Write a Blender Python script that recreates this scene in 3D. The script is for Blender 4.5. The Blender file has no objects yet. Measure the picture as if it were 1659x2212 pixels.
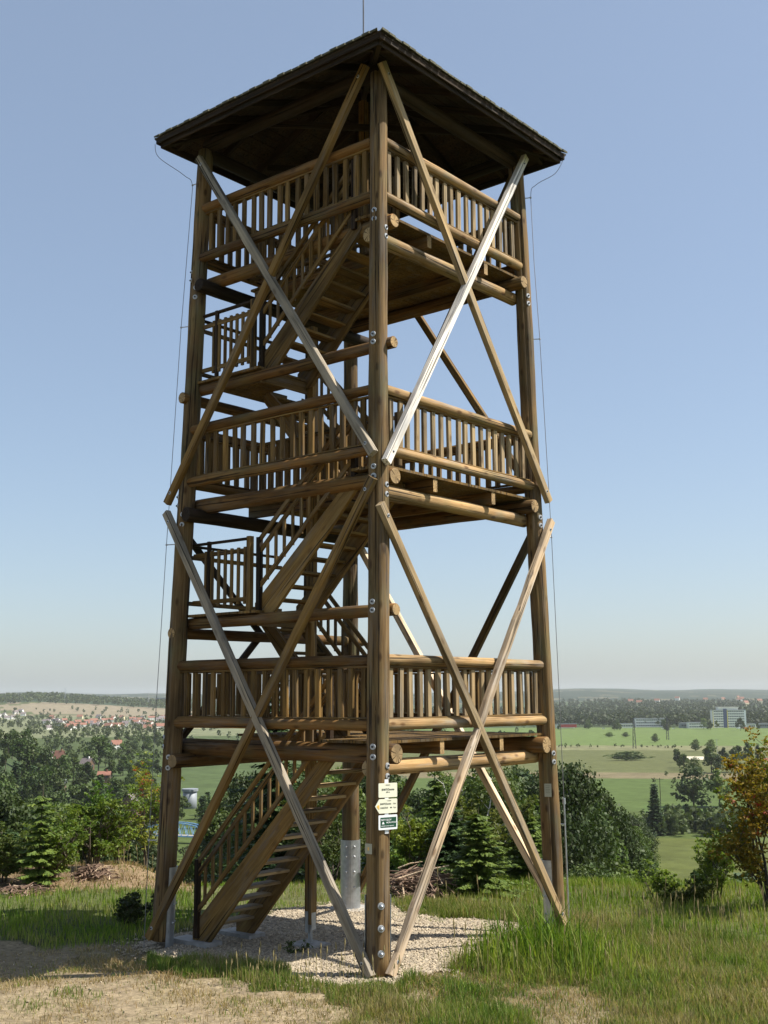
import bpy, bmesh, math, random
import numpy as np
from mathutils import Vector, Matrix, Quaternion
random.seed(7); RNG = np.random.default_rng(7)
C = bpy.context.scene.collection
scn = bpy.context.scene
# ------------------------------------------------------------------ camera, sky, sun, exposure
F, YAW, PITCH, ROLL = 2497.617, math.radians(129.9592), math.radians(9.097), -0.006
CAM = np.array([10.56422, -12.42805, 3.6347])
fw = np.array([math.cos(PITCH)*math.cos(YAW), math.cos(PITCH)*math.sin(YAW), math.sin(PITCH)])
rt = np.cross(fw, [0, 0, 1]); rt /= np.linalg.norm(rt); up = np.cross(rt, fw)
RT = math.cos(ROLL)*rt + math.sin(ROLL)*up; UP = -math.sin(ROLL)*rt + math.cos(ROLL)*up
cd = bpy.data.cameras.new('camera'); cam = bpy.data.objects.new('camera', cd); C.objects.link(cam)
cam.matrix_world = Matrix(((RT[0], UP[0], -fw[0], CAM[0]), (RT[1], UP[1], -fw[1], CAM[1]), (RT[2], UP[2], -fw[2], CAM[2]), (0, 0, 0, 1)))
cd.sensor_fit = 'HORIZONTAL'; cd.sensor_width = 36; cd.lens = F/1659*36; cd.clip_start = .1; cd.clip_end = 40000
scn.camera = cam
SUN_AZ, SUN_EL = math.radians(38), math.radians(54)
w = bpy.data.worlds.new('World'); scn.world = w; w.use_nodes = True
nt = w.node_tree; bg = nt.nodes['Background']
sky = nt.nodes.new('ShaderNodeTexSky'); sky.sky_type = 'NISHITA'; sky.sun_disc = False
sky.sun_elevation = SUN_EL; sky.sun_rotation = math.radians(90) - SUN_AZ
sky.altitude = 400; sky.air_density = 1.0; sky.dust_density = 1.9; sky.ozone_density = 1.0
_ma = nt.nodes.new('ShaderNodeVectorMath'); _ma.operation = 'MULTIPLY_ADD'; nt.links.new(sky.outputs[0], _ma.inputs[0])   # milky summer sky: thinner blue, a little even veil
_ma.inputs[1].default_value = (.58, .58, .58); _ma.inputs[2].default_value = (.9, 1.1, 1.36)
nt.links.new(_ma.outputs[0], bg.inputs[0]); bg.inputs[1].default_value = 0.11
sl = bpy.data.lights.new('sun', 'SUN'); sl.energy = 5.0; sl.angle = math.radians(.5); sl.color = (1, .95, .86)
so = bpy.data.objects.new('sun', sl); C.objects.link(so)
sv = Vector((math.cos(SUN_EL)*math.cos(SUN_AZ), math.cos(SUN_EL)*math.sin(SUN_AZ), math.sin(SUN_EL)))
so.rotation_euler = sv.to_track_quat('Z', 'Y').to_euler(); so.location = (20, 20, 40)
scn.view_settings.view_transform = 'Standard'; scn.view_settings.look = 'None'
scn.view_settings.exposure = 0.72; scn.view_settings.gamma = 1
scn.render.engine = 'CYCLES'
scn.cycles.max_bounces = 6; scn.cycles.transparent_max_bounces = 8; scn.cycles.volume_bounces = 1

# ------------------------------------------------------------------ helpers
def tag(o, label=None, cat=None, group=None, kind=None):
    for k, v in (('label', label), ('category', cat), ('group', group), ('kind', kind)):
        if v: o[k] = v
    return o
def empty(name, loc, label=None, cat=None, group=None, rz=0, scale=1):
    o = bpy.data.objects.new(name, None); C.objects.link(o); o.location = loc
    o.rotation_euler = (0, 0, rz); o.scale = (scale,)*3; o.empty_display_size = .3
    return tag(o, label, cat, group)
def mesh_np(name, V, quads=None, tris=None, col=None, smooth=False):
    me = bpy.data.meshes.new(name); V = np.asarray(V, dtype=np.float32)
    me.vertices.add(len(V)); me.vertices.foreach_set('co', V.ravel())
    loops = []; st = []; tot = []; n = 0
    if quads is not None and len(quads):
        q = np.asarray(quads, dtype=np.int32); loops.append(q.ravel()); st.append(n+np.arange(len(q))*4); tot.append(np.full(len(q), 4)); n += q.size
    if tris is not None and len(tris):
        t = np.asarray(tris, dtype=np.int32); loops.append(t.ravel()); st.append(n+np.arange(len(t))*3); tot.append(np.full(len(t), 3)); n += t.size
    L = np.concatenate(loops); S = np.concatenate(st); T = np.concatenate(tot)
    me.loops.add(len(L)); me.loops.foreach_set('vertex_index', L.astype(np.int32))
    me.polygons.add(len(S)); me.polygons.foreach_set('loop_start', S.astype(np.int32))
    if col is not None:
        a = me.color_attributes.new('tint', 'FLOAT_COLOR', 'POINT')
        cc = np.ones((len(V), 4), dtype=np.float32); cc[:, :3] = col; a.data.foreach_set('color', cc.ravel())
    me.update(calc_edges=True); me.validate()
    if smooth: me.polygons.foreach_set('use_smooth', np.ones(len(me.polygons), dtype=bool))
    return me
def link(name, me, m, parent=None, M=None):
    o = bpy.data.objects.new(name, me); C.objects.link(o)
    if m is not None: me.materials.append(m)
    M = M if M is not None else Matrix.Identity(4)
    if parent is not None:
        o.parent = parent
        P = WM[parent.name]; o.matrix_local = P.inverted() @ M
    else: o.matrix_world = M
    WM[o.name] = M.copy()
    return o
WM = {}
def reg(o):
    WM[o.name] = Matrix.LocRotScale(o.location, o.rotation_euler, o.scale); return o
class MB:                                   # collects polygons into one mesh
    def __init__(s): s.v = []; s.f = []
    def poly(s, pts, faces):
        n = len(s.v); s.v += [tuple(p) for p in pts]; s.f += [tuple(n+i for i in f) for f in faces]
    def box(s, a, b):
        (x0, y0, z0), (x1, y1, z1) = a, b
        s.poly([(x0,y0,z0),(x1,y0,z0),(x1,y1,z0),(x0,y1,z0),(x0,y0,z1),(x1,y0,z1),(x1,y1,z1),(x0,y1,z1)],
               [(0,3,2,1),(4,5,6,7),(0,1,5,4),(1,2,6,5),(2,3,7,6),(3,0,4,7)])
    def bar(s, p, q, w, h, n=(0,0,1), ch=0.0):
        p = Vector(p); q = Vector(q); t = (q-p).normalized(); n = Vector(n)
        n = (n - t*n.dot(t)).normalized(); m = t.cross(n)
        cs = [(-w/2,-h/2),(w/2,-h/2),(w/2,h/2),(-w/2,h/2)]
        s.poly([e + m*a + n*b for e in (p, q) for a, b in cs], [(3,2,1,0),(4,5,6,7),(0,1,5,4),(1,2,6,5),(2,3,7,6),(3,0,4,7)])
    def tube(s, pts, r, k=6, cap=True):
        pts = [Vector(p) for p in pts]; rr = r if isinstance(r, (list, tuple)) else [r]*len(pts); n0 = len(s.v)
        for i, p in enumerate(pts):
            t = (pts[min(i+1, len(pts)-1)] - pts[max(i-1, 0)]).normalized()
            a = t.orthogonal().normalized() if i == 0 else (a - t*a.dot(t)).normalized()
            b = t.cross(a)
            for j in range(k):
                th = 2*math.pi*j/k; s.v.append(tuple(p + (a*math.cos(th)+b*math.sin(th))*rr[i]))
        for i in range(len(pts)-1):
            for j in range(k):
                s.f.append((n0+i*k+j, n0+i*k+(j+1)%k, n0+(i+1)*k+(j+1)%k, n0+(i+1)*k+j))
        if cap:
            s.f.append(tuple(n0+j for j in reversed(range(k)))); s.f.append(tuple(n0+(len(pts)-1)*k+j for j in range(k)))
    def mesh(s, name, smooth=False):
        me = bpy.data.meshes.new(name); me.from_pydata(s.v, [], s.f); me.update()
        if smooth:
            for p in me.polygons: p.use_smooth = True
        return me
    def build(s, name, m, parent=None, smooth=False, M=None):
        return link(name, s.mesh(name, smooth), m, parent, M)

# ---- projection used to turn measurements of the photo into places on the ground
def ray(px, py):
    v = fw + RT*(px-829.5)/F + UP*(1106-py)/F; return v/np.linalg.norm(v)
def proj(X):
    v = np.asarray(X) - CAM; z = v@fw; return 829.5 + F*(v@RT)/z, 1106 - F*(v@UP)/z
PD = np.array([0, 4, 9, 12.5, 14, 16.2, 19, 23, 26, 29, 33, 40, 60, 90, 120, 200, 280, 400, 1200, 2300, 3200, 4300, 6000, 8000, 12000.])
PZ = np.array([1.9, 1.6, .6, 0, -.05, -.06, -.24, -.3, -.4, -.75, -1.9, -5, -12.5, -20, -24.5, -32.5, -38.2, -41.5, -41.5, -41.5, -36, -28, 8, 30, 34])
PZL = PZ.copy(); PZL[7:13] = [-.28, -.3, -.25, -.75, -4, -12]
def sines(x, y, seed, L):
    r = np.random.default_rng(seed); o = 0
    for k in range(5):
        a = r.uniform(0, 6.28); f = 6.28/L*(1.7**k)*.7; o = o + np.sin((x*math.cos(a)+y*math.sin(a))*f + r.uniform(0, 6.28))*(.62**k)
    return o/2.2
def ground(x, y):
    x = np.asarray(x, float); y = np.asarray(y, float)
    dx, dy = x-CAM[0], y-CAM[1]; d = np.hypot(dx, dy)
    f = dx*math.cos(YAW)+dy*math.sin(YAW); r = dx*math.sin(YAW)-dy*math.cos(YAW)
    th = np.degrees(np.arctan2(r, f))                    # + to the right of the view
    px = 829.5 + 2530*np.tan(np.radians(np.clip(th, -60, 60)))
    t = np.clip((430-px)/160, 0, 1); t = t*t*(3-2*t)
    z = np.interp(d, PD, PZ)*(1-t) + np.interp(d, PD, PZL)*t
    # wooded hill on the left, far ridges
    z = z + 21*np.exp(-((px+60)/150.)**2)*np.exp(-((d-620)/150.)**2)*(d > 200)
    lf = np.clip((560-px)/500, 0, 1)
    z = z + lf*np.clip((d-2700)/900, 0, 1)*38*(1+.16*np.sin(px*.011)) *np.clip((5200-d)/1500, 0, 1)
    rg = np.clip((px-900)/600, 0, 1)
    z = z + rg*np.clip((d-2300)/1500, 0, 1)*6
    z = z + np.clip((d-4200)/1500, 0, 1)*(16*np.sin(px*.0052+1.2)+5*np.sin(px*.021))*.8
    z = z + sines(x, y, 3, 900)*np.clip((d-2500)/1500, 0, 1)*6
    z = z + sines(x, y, 4, 3.2)*.05*np.clip((60-d)/30, 0, 1)*np.clip((d-12)/3, 0, 1)*np.where(inpad(x, y), .15, 1)
    z = z + sines(x, y, 5, 22)*.7*np.clip((d-34)/30, 0, 1)*np.clip((400-d)/150, 0, 1)
    return z
def inpad(x, y):
    wv = .16*np.sin(x*2.3+y*1.1)+.1*np.sin(y*3.7-x*1.9)+.07*np.sin(x*7.1+y*3.3)+.05*np.sin(y*12.3-x*6.1)+.03*np.sin(x*23+y*17)
    return (x > -5.15+wv) & (x < .42-.14*y+wv*.8) & (y > -.62+wv) & (y < 4.95+wv) & ~((x > .05) & (y < -.35+wv))
def hit(px, py):
    v = ray(px, py); s = 5.
    while s < 20000:
        p = CAM+v*s
        if p[2] < ground(p[0], p[1]): break
        s *= 1.01
    lo, hi = s/1.01, s
    for _ in range(25):
        m = (lo+hi)/2; p = CAM+v*m
        if p[2] < ground(p[0], p[1]): hi = m
        else: lo = m
    p = CAM+v*hi; return Vector((p[0], p[1], float(ground(p[0], p[1]))))
def at(px, d):
    th = math.atan((px-829.5)/2530); a = YAW-th
    x, y = CAM[0]+d*math.cos(a), CAM[1]+d*math.sin(a); return Vector((x, y, float(ground(x, y))))

# ------------------------------------------------------------------ materials
def new_mat(name):
    m = bpy.data.materials.new(name); m.use_nodes = True; n = m.node_tree; n.nodes.clear()
    return m, n, (lambda t, **k: mk(n, t, **k)), n.links.new
def mk(n, t, **k):
    x = n.nodes.new('ShaderNode'+t)
    for a, b in k.items():
        if isinstance(a, str) and a.startswith('i_'): x.inputs[a[2:].replace('_', ' ')].default_value = b
        else: setattr(x, a, b)
    return x
def ramp(n, stops, interp='LINEAR'):
    r = n.nodes.new('ShaderNodeValToRGB'); e = r.color_ramp.elements; r.color_ramp.interpolation = interp
    while len(e) < len(stops): e.new(.5)
    for i, (p, c) in enumerate(stops):
        e[i].position = p; e[i].color = (*c, 1) if len(c) == 3 else c
    return r
def mix(n, fac, a, b, mode='MIX'):
    m = n.nodes.new('ShaderNodeMix'); m.data_type = 'RGBA'; m.blend_type = mode
    for i, v in ((0, fac), (6, a), (7, b)):
        if hasattr(v, 'is_output') or hasattr(v, 'links'): n.links.new(v, m.inputs[i])
        else: m.inputs[i].default_value = v if i == 0 else (*v, 1)
    return m.outputs[2]
def wood(name, c0, c1, c2, rough=.75, knots=.5, grain=1., spec=.2, end=None, green=0.):
    m, n, N, Lk = new_mat(name)
    tc = N('TexCoord'); oi = N('ObjectInfo'); ad = N('VectorMath', operation='ADD'); mul = N('VectorMath', operation='SCALE')
    comb = N('CombineXYZ'); Lk(oi.outputs['Random'], comb.inputs[0]); Lk(oi.outputs['Random'], comb.inputs[2]); Lk(comb.outputs[0], mul.inputs[0]); mul.inputs[3].default_value = 37.
    Lk(tc.outputs['Object'], ad.inputs[0]); Lk(mul.outputs[0], ad.inputs[1])
    mp = N('Mapping'); Lk(ad.outputs[0], mp.inputs[0]); mp.inputs['Scale'].default_value = (26*grain, 26*grain, 1.1)
    g = N('TexNoise', i_Scale=1., i_Detail=5., i_Roughness=.65, i_Distortion=.4); Lk(mp.outputs[0], g.inputs[0])
    mp2 = N('Mapping'); Lk(ad.outputs[0], mp2.inputs[0]); mp2.inputs['Scale'].default_value = (2.2, 2.2, .7)
    b = N('TexNoise', i_Scale=1., i_Detail=4.); Lk(mp2.outputs[0], b.inputs[0])
    r = ramp(n, [(.28, c0), (.5, c1), (.72, c2)]); Lk(g.outputs[0], r.inputs[0])
    r2 = ramp(n, [(.3, (.5, .52, .56)), (.52, (1, 1, 1)), (.74, (1.3, 1.24, 1.12))]); Lk(b.outputs[0], r2.inputs[0])
    col = mix(n, 1., r.outputs[0], r2.outputs[0], 'MULTIPLY')
    hv = N('HueSaturation'); mr = N('MapRange'); Lk(oi.outputs['Random'], mr.inputs[0]); mr.inputs[3].default_value = .68; mr.inputs[4].default_value = 1.24
    Lk(mr.outputs[0], hv.inputs['Value']); Lk(col, hv.inputs['Color']); col = hv.outputs[0]
    mp3 = N('Mapping'); Lk(ad.outputs[0], mp3.inputs[0]); mp3.inputs['Scale'].default_value = (6., 6., 2.6)
    v = N('TexVoronoi', i_Scale=1.); Lk(mp3.outputs[0], v.inputs[0])
    kr = ramp(n, [(.1, (1, 1, 1)), (.23, (0, 0, 0))]); Lk(v.outputs['Distance'], kr.inputs[0])
    km = N('Math', operation='MULTIPLY'); Lk(kr.outputs[0], km.inputs[0]); km.inputs[1].default_value = knots
    col = mix(n, km.outputs[0], col, (c0[0]*.45, c0[1]*.38, c0[2]*.35))
    wn = N('TexNoise', i_Scale=1., i_Detail=6., i_Roughness=.7); mpw = N('Mapping'); Lk(ad.outputs[0], mpw.inputs[0]); mpw.inputs['Scale'].default_value = (7., 7., .8); Lk(mpw.outputs[0], wn.inputs[0])
    wr = ramp(n, [(.5, (0, 0, 0)), (.68, (.6, .6, .6))]); Lk(wn.outputs[0], wr.inputs[0]); lum = (c1[0]+c1[1]+c1[2])/3
    col = mix(n, wr.outputs[0], col, (lum*1.3, lum*1.18, lum*1.02))
    if green:
        gn = N('TexNoise', i_Scale=1.4, i_Detail=3.); Lk(ad.outputs[0], gn.inputs[0])
        gr = ramp(n, [(.5, (0, 0, 0)), (.66, (green,)*3)]); Lk(gn.outputs[0], gr.inputs[0]); col = mix(n, gr.outputs[0], col, (.13, .15, .07))
    # drying cracks
    mp4 = N('Mapping'); Lk(ad.outputs[0], mp4.inputs[0]); mp4.inputs['Scale'].default_value = (34*grain, 34*grain, .55)
    ck = N('TexNoise', i_Scale=1., i_Detail=2., i_Distortion=.2); Lk(mp4.outputs[0], ck.inputs[0])
    cr = ramp(n, [(.35, (.2, .2, .2)), (.39, (1, 1, 1))]); Lk(ck.outputs[0], cr.inputs[0])
    col = mix(n, 1., col, cr.outputs[0], 'MULTIPLY')
    if end is not None:
        ge = N('NewGeometry'); 
        sx = N('SeparateXYZ'); no = N('VectorTransform', vector_type='NORMAL', convert_from='WORLD', convert_to='OBJECT'); Lk(ge.outputs['Normal'], no.inputs[0]); Lk(no.outputs[0], sx.inputs[0])
        ab = N('Math', operation='ABSOLUTE'); Lk(sx.outputs[2], ab.inputs[0]); gt = N('Math', operation='GREATER_THAN'); gt.inputs[1].default_value = .85; Lk(ab.outputs[0], gt.inputs[0])
        sp = N('SeparateXYZ'); Lk(tc.outputs['Object'], sp.inputs[0]); cm = N('CombineXYZ'); Lk(sp.outputs[0], cm.inputs[0]); Lk(sp.outputs[1], cm.inputs[1])
        ln = N('VectorMath', operation='LENGTH'); Lk(cm.outputs[0], ln.inputs[0]); ms = N('Math', operation='SINE'); mm = N('Math', operation='MULTIPLY'); mm.inputs[1].default_value = 420.; Lk(ln.outputs['Value'], mm.inputs[0]); Lk(mm.outputs[0], ms.inputs[0])
        er = ramp(n, [(0, tuple(x*.6 for x in end)), (1, end)]); Lk(ms.outputs[0], er.inputs[0])
        gr_ = N('TexGradient', gradient_type='RADIAL'); Lk(tc.outputs['Object'], gr_.inputs[0]); cz = N('CombineXYZ'); Lk(gr_.outputs['Fac'], cz.inputs[0]); Lk(oi.outputs['Random'], cz.inputs[1])
        rn = N('TexNoise', i_Scale=26., i_Detail=1.); Lk(cz.outputs[0], rn.inputs[0]); rr_ = ramp(n, [(.36, (.22, .2, .18)), (.42, (1, 1, 1))]); Lk(rn.outputs[0], rr_.inputs[0])
        ev = mix(n, 1., er.outputs[0], rr_.outputs[0], 'MULTIPLY'); ev = mix(n, 1., ev, r2.outputs[0], 'MULTIPLY'); col = mix(n, gt.outputs[0], col, ev)
    bs = N('BsdfPrincipled'); Lk(col, bs.inputs['Base Color']); bs.inputs['Roughness'].default_value = rough; bs.inputs['Specular IOR Level'].default_value = spec
    bm_ = N('Bump'); bm_.inputs['Strength'].default_value = .5; bm_.inputs['Distance'].default_value = .012; Lk(g.outputs[0], bm_.inputs['Height']); 
    bm2 = N('Bump'); bm2.inputs['Strength'].default_value = .8; bm2.inputs['Distance'].default_value = .012; Lk(cr.outputs[0], bm2.inputs['Height']); Lk(bm_.outputs[0], bm2.inputs['Normal'])
    Lk(bm2.outputs[0], bs.inputs['Normal'])
    o = N('OutputMaterial'); Lk(bs.outputs[0], o.inputs[0]); return m
def plain(name, c, rough=.6, metal=0., var=.15, scale=8., bump=.0, spec=.4):
    m, n, N, Lk = new_mat(name); tc = N('TexCoord'); t = N('TexNoise', i_Scale=scale, i_Detail=5.); Lk(tc.outputs['Object'], t.inputs[0])
    r = ramp(n, [(.3, tuple(x*(1-var) for x in c)), (.7, tuple(min(1, x*(1+var)) for x in c))]); Lk(t.outputs[0], r.inputs[0])
    bs = N('BsdfPrincipled'); Lk(r.outputs[0], bs.inputs['Base Color']); bs.inputs['Roughness'].default_value = rough; bs.inputs['Metallic'].default_value = metal; bs.inputs['Specular IOR Level'].default_value = spec
    if bump:
        b = N('Bump'); b.inputs['Strength'].default_value = bump; b.inputs['Distance'].default_value = .02; Lk(t.outputs[0], b.inputs['Height']); Lk(b.outputs[0], bs.inputs['Normal'])
    o = N('OutputMaterial'); Lk(bs.outputs[0], o.inputs[0]); return m
def leafmat(name, c, var=.5, trans=.35, rough=.55, tint=True):
    m, n, N, Lk = new_mat(name)
    if tint:
        a = N('Attribute', attribute_name='tint'); col = mix(n, 1., a.outputs['Color'], c, 'MULTIPLY')
    else: col = mix(n, 0., c, c)
    oi = N('ObjectInfo'); mr = N('MapRange'); Lk(oi.outputs['Random'], mr.inputs[0]); mr.inputs[3].default_value = 1-var*.5; mr.inputs[4].default_value = 1+var*.5
    hv = N('HueSaturation'); Lk(mr.outputs[0], hv.inputs['Value']); Lk(col, hv.inputs['Color'])
    bs = N('BsdfPrincipled'); Lk(hv.outputs[0], bs.inputs['Base Color']); bs.inputs['Roughness'].default_value = rough; bs.inputs['Specular IOR Level'].default_value = .25
    tr = N('BsdfTranslucent'); c2 = mix(n, 1., hv.outputs[0], (1.1, 1.15, .6), 'MULTIPLY'); Lk(c2, tr.inputs[0])
    ms = N('MixShader'); ms.inputs[0].default_value = trans; Lk(bs.outputs[0], ms.inputs[1]); Lk(tr.outputs[0], ms.inputs[2])
    o = N('OutputMaterial'); Lk(ms.outputs[0], o.inputs[0]); return m
M = {}
M['post'] = wood('post_wood', (0.097, 0.055, 0.022), (0.169, 0.105, 0.044), (0.249, 0.167, 0.076), knots=.8, green=.35, end=(.55, .4, .22))
M['log'] = wood('shaded_log_wood', (0.095, 0.044, 0.012), (0.162, 0.081, 0.023), (0.239, 0.133, 0.042), knots=.55, green=.2, end=(.52, .35, .17))  # darker copy of the log wood, shade put into its colour
M['golden'] = wood('sunlit_log_wood', (0.255, 0.147, 0.057), (0.404, 0.251, 0.110), (0.551, 0.374, 0.181), knots=.9, green=.35, end=(.6, .43, .22))  # lighter copy for the sun-facing side, sunlight put into its colour
M['plank'] = wood('plank_wood', (0.112, 0.062, 0.017), (0.179, 0.104, 0.031), (0.252, 0.166, 0.056), knots=.4)  # albedo lowered for inner timbers, their shade is in the colour
M['grey'] = wood('weathered_plank', (0.205, 0.140, 0.074), (0.311, 0.223, 0.118), (0.418, 0.315, 0.178), knots=.6)
M['pale'] = wood('pale_plank', (0.419, 0.297, 0.172), (0.616, 0.457, 0.297), (0.764, 0.606, 0.424), knots=.8)
M['white'] = wood('near_white_plank', (0.674, 0.602, 0.502), (0.796, 0.730, 0.640), (0.862, 0.803, 0.726), knots=.35, rough=.5, spec=.5)  # lighter and smoother than the other brace woods
M['silver'] = wood('silvery_plank', (0.190, 0.157, 0.113), (0.296, 0.249, 0.183), (0.400, 0.342, 0.254), knots=.6)
M['roofboard'] = wood('shaded_roof_board', (0.024, 0.015, 0.008), (0.041, 0.025, 0.013), (0.061, 0.039, 0.021), knots=.2)  # shade beneath the roof is painted into this near-black wood
M['darkw'] = wood('dark_board', (0.020, 0.012, 0.006), (0.034, 0.020, 0.011), (0.048, 0.031, 0.016), knots=.3)  # inner timbers again, shade worked into the near-black colour
M['steel'] = plain('galvanised_steel', (.42, .44, .46), .42, .75, .15, 14)
M['washer'] = plain('bright_zinc', (.48, .49, .5), .5, .4, .06, 30)
M['nut'] = plain('dark_nut', (.05, .05, .055), .5, .5)
M['wire'] = plain('conductor_wire', (.2, .2, .21), .5, .6)
M['concrete'] = plain('concrete', (.3, .285, .26), .9, 0, .2, 9, .4)

# ------------------------------------------------------------------ the tower
H0 = -.28
TW = reg(empty('lookout_tower', (-2.25, 2.25, H0), 'tall square timber lookout tower with pyramid roof, three railed decks and crossed braces', 'lookout tower'))
def frame(p, q, nrm=(0, 0, 1)):
    p = Vector(p); q = Vector(q); t = (q-p).normalized(); n = Vector(nrm)
    if abs(n.dot(t)) > .98: n = Vector((1, 0, 0))
    n = (n - t*n.dot(t)).normalized(); m = n.cross(t)
    Mx = Matrix((m, n, t)).transposed().to_4x4(); Mx.translation = p; return Mx, (q-p).length
def log(name, p, q, r0, r1=None, m='log', parent=TW, k=18, crack=None, nrm=(0, 0, 1), rnd=True, lab=None):
    r1 = r0 if r1 is None else r1; Mx, L = frame(p, q, nrm); seg = max(4, int(L/.22)); b = MB(); pts = []
    ph = [random.uniform(0, 6.28) for _ in range(6)]
    zs = [i/seg*L for i in range(seg+1)]
    if rnd: zs = [0, .012] + zs[1:-1] + [L-.012, L]
    for i, z in enumerate(zs):
        u = z/L; r = r0+(r1-r0)*u
        if rnd and i in (0, len(zs)-1): r *= .88
        r *= 1+.018*math.sin(z*3.1+ph[0])+.012*math.sin(z*7.7+ph[1])
        ox = .006*math.sin(z*.9+ph[4]) ; oy = .006*math.sin(z*.8+ph[5])
        for j in range(k):
            th = 2*math.pi*j/k; rr = r*(1+.02*math.sin(2*th+ph[2]+z*.5)+.012*math.sin(3*th+ph[3]-z*1.3))
            if crack is not None:
                tcr = crack+.06*math.sin(z*.7)+.03*math.sin(z*2.9)
                dth = (th-tcr+math.pi)%(2*math.pi)-math.pi
                wz = max(0, math.sin(z*.55+.4))*.5+.5
                if abs(dth) < .09: rr -= .045*wz
            pts.append((rr*math.cos(th)+ox, rr*math.sin(th)+oy, z))
    f = []
    for i in range(len(zs)-1):
        for j in range(k): f.append((i*k+j, i*k+(j+1)%k, (i+1)*k+(j+1)%k, (i+1)*k+j))
    f.append(tuple(reversed(range(k)))); f.append(tuple((len(zs)-1)*k+j for j in range(k)))
    b.poly(pts, f); me = b.mesh(name)
    for pl in me.polygons[:-2]: pl.use_smooth = True
    o = link(name, me, M[m] if isinstance(m, str) else m, parent, Mx)
    if lab: o['label'] = lab
    return o
def plank(name, p, q, wd, th, nrm, m='plank', parent=TW, wane=0., ch=.006, lab=None):
    """wd along nrm x axis, th along nrm"""
    Mx, L = frame(p, q, nrm); seg = max(1, int(L/.3)) if (wane or L > 1) else 1; b = MB(); pts = []; ph = random.uniform(0, 6)
    for i in range(seg+1):
        z = L*i/seg; a = wd/2; c = th/2; e = wane*max(0, math.sin(z*2.1+ph)*.6+math.sin(z*5.3+ph)*.5)
        x1 = a-e; bow = .004*math.sin(z*.8+ph)
        pts += [(-a, -c+ch, z), (-a+ch, -c, z), (x1-ch, -c, z), (x1, -c+ch, z), (x1, c-ch-e*.6, z), (x1-ch-e*.6, c, z), (-a+ch, c, z), (-a, c-ch, z)]
        pts[-8:] = [(x+bow, y+bow, zz) for x, y, zz in pts[-8:]]
    f = []
    for i in range(seg):
        for j in range(8): f.append((i*8+j, i*8+(j+1)%8, (i+1)*8+(j+1)%8, (i+1)*8+j))
    f.append(tuple(reversed(range(8)))); f.append(tuple(seg*8+j for j in range(8)))
    b.poly(pts, f); o = b.build(name, M[m], parent, M=Mx)
    if lab: o['label'] = lab
    return o
LEAN = {'A': (0, 0, -.0148, .0262), 'L': (-4.5, 0, .0238, .0244), 'R': (0, 4.5, -.0182, -.0191), 'B': (-4.5, 4.5, .0209, -.0212)}
def P(k, z): x, y, a, b = LEAN[k]; return Vector((x+a*z, y+b*z, z))
for k, cr, zb in (('A', -1.15, -.05), ('L', -1.9, -.16), ('R', -.9, -.16), ('B', -1.5, -.18)):
    log('post', P(k, zb), P(k, 13.22), .163, .132, 'post', crack=None if k in 'B' else cr, k=36, nrm=(0, 1, 0))
# steel half-shell sleeves on the inner side of each post, on concrete pads
CEN = {'A': (-1, 1), 'L': (1, 1), 'R': (-1, -1), 'B': (1, -1)}
for k in 'ALRB':
    a0 = math.atan2(CEN[k][1], CEN[k][0]); z1 = .975; b = MB(); ns = 14; base = P(k, 0)
    if k == 'B': a0 -= .0
    half = {'A': 1.3, 'L': 1.15, 'R': 1.2, 'B': 1.65}[k]
    zz = [-.30, z1]; pts = []
    for z in zz:
        c = P(k, z)
        for rr in (.188, .178):
            for i in range(ns+1):
                th = a0-half+2*half*i/ns; pts.append((c.x+rr*math.cos(th), c.y+rr*math.sin(th), z))
    n1 = ns+1; f = []
    for i in range(ns):
        f += [(i, i+1, 2*n1+i+1, 2*n1+i), (n1+i+1, n1+i, 3*n1+i, 3*n1+i+1), (2*n1+i, 2*n1+i+1, 3*n1+i+1, 3*n1+i), (i+1, i, n1+i, n1+i+1)]
    f += [(0, 2*n1, 3*n1, n1), (ns, n1+ns, 3*n1+ns, 2*n1+ns)]
    b.poly(pts, f); sl_ = b.build('post_sleeve', M['steel'], TW)
    for z in (.12, .4, .68, .86):
        for dt in (-.5, .35):
            th = a0+dt; c = P(k, z); n = Vector((math.cos(th), math.sin(th), 0)); p = c+n*.186; rb = MB()
            rb.tube([p, p+n*.012, p+n*.02], [.024, .02, .008], 8); rb.build('rivet', M['washer'], sl_, True)
    if k != 'A':
        b = MB(); c = P(k, 0); s = .36 if k == 'B' else .3
        b.box((c.x-s, c.y-s, -.5), (c.x+s, c.y+s, -.285 if k != 'B' else -.265)); b.build('footing', M['concrete'], TW)
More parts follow.
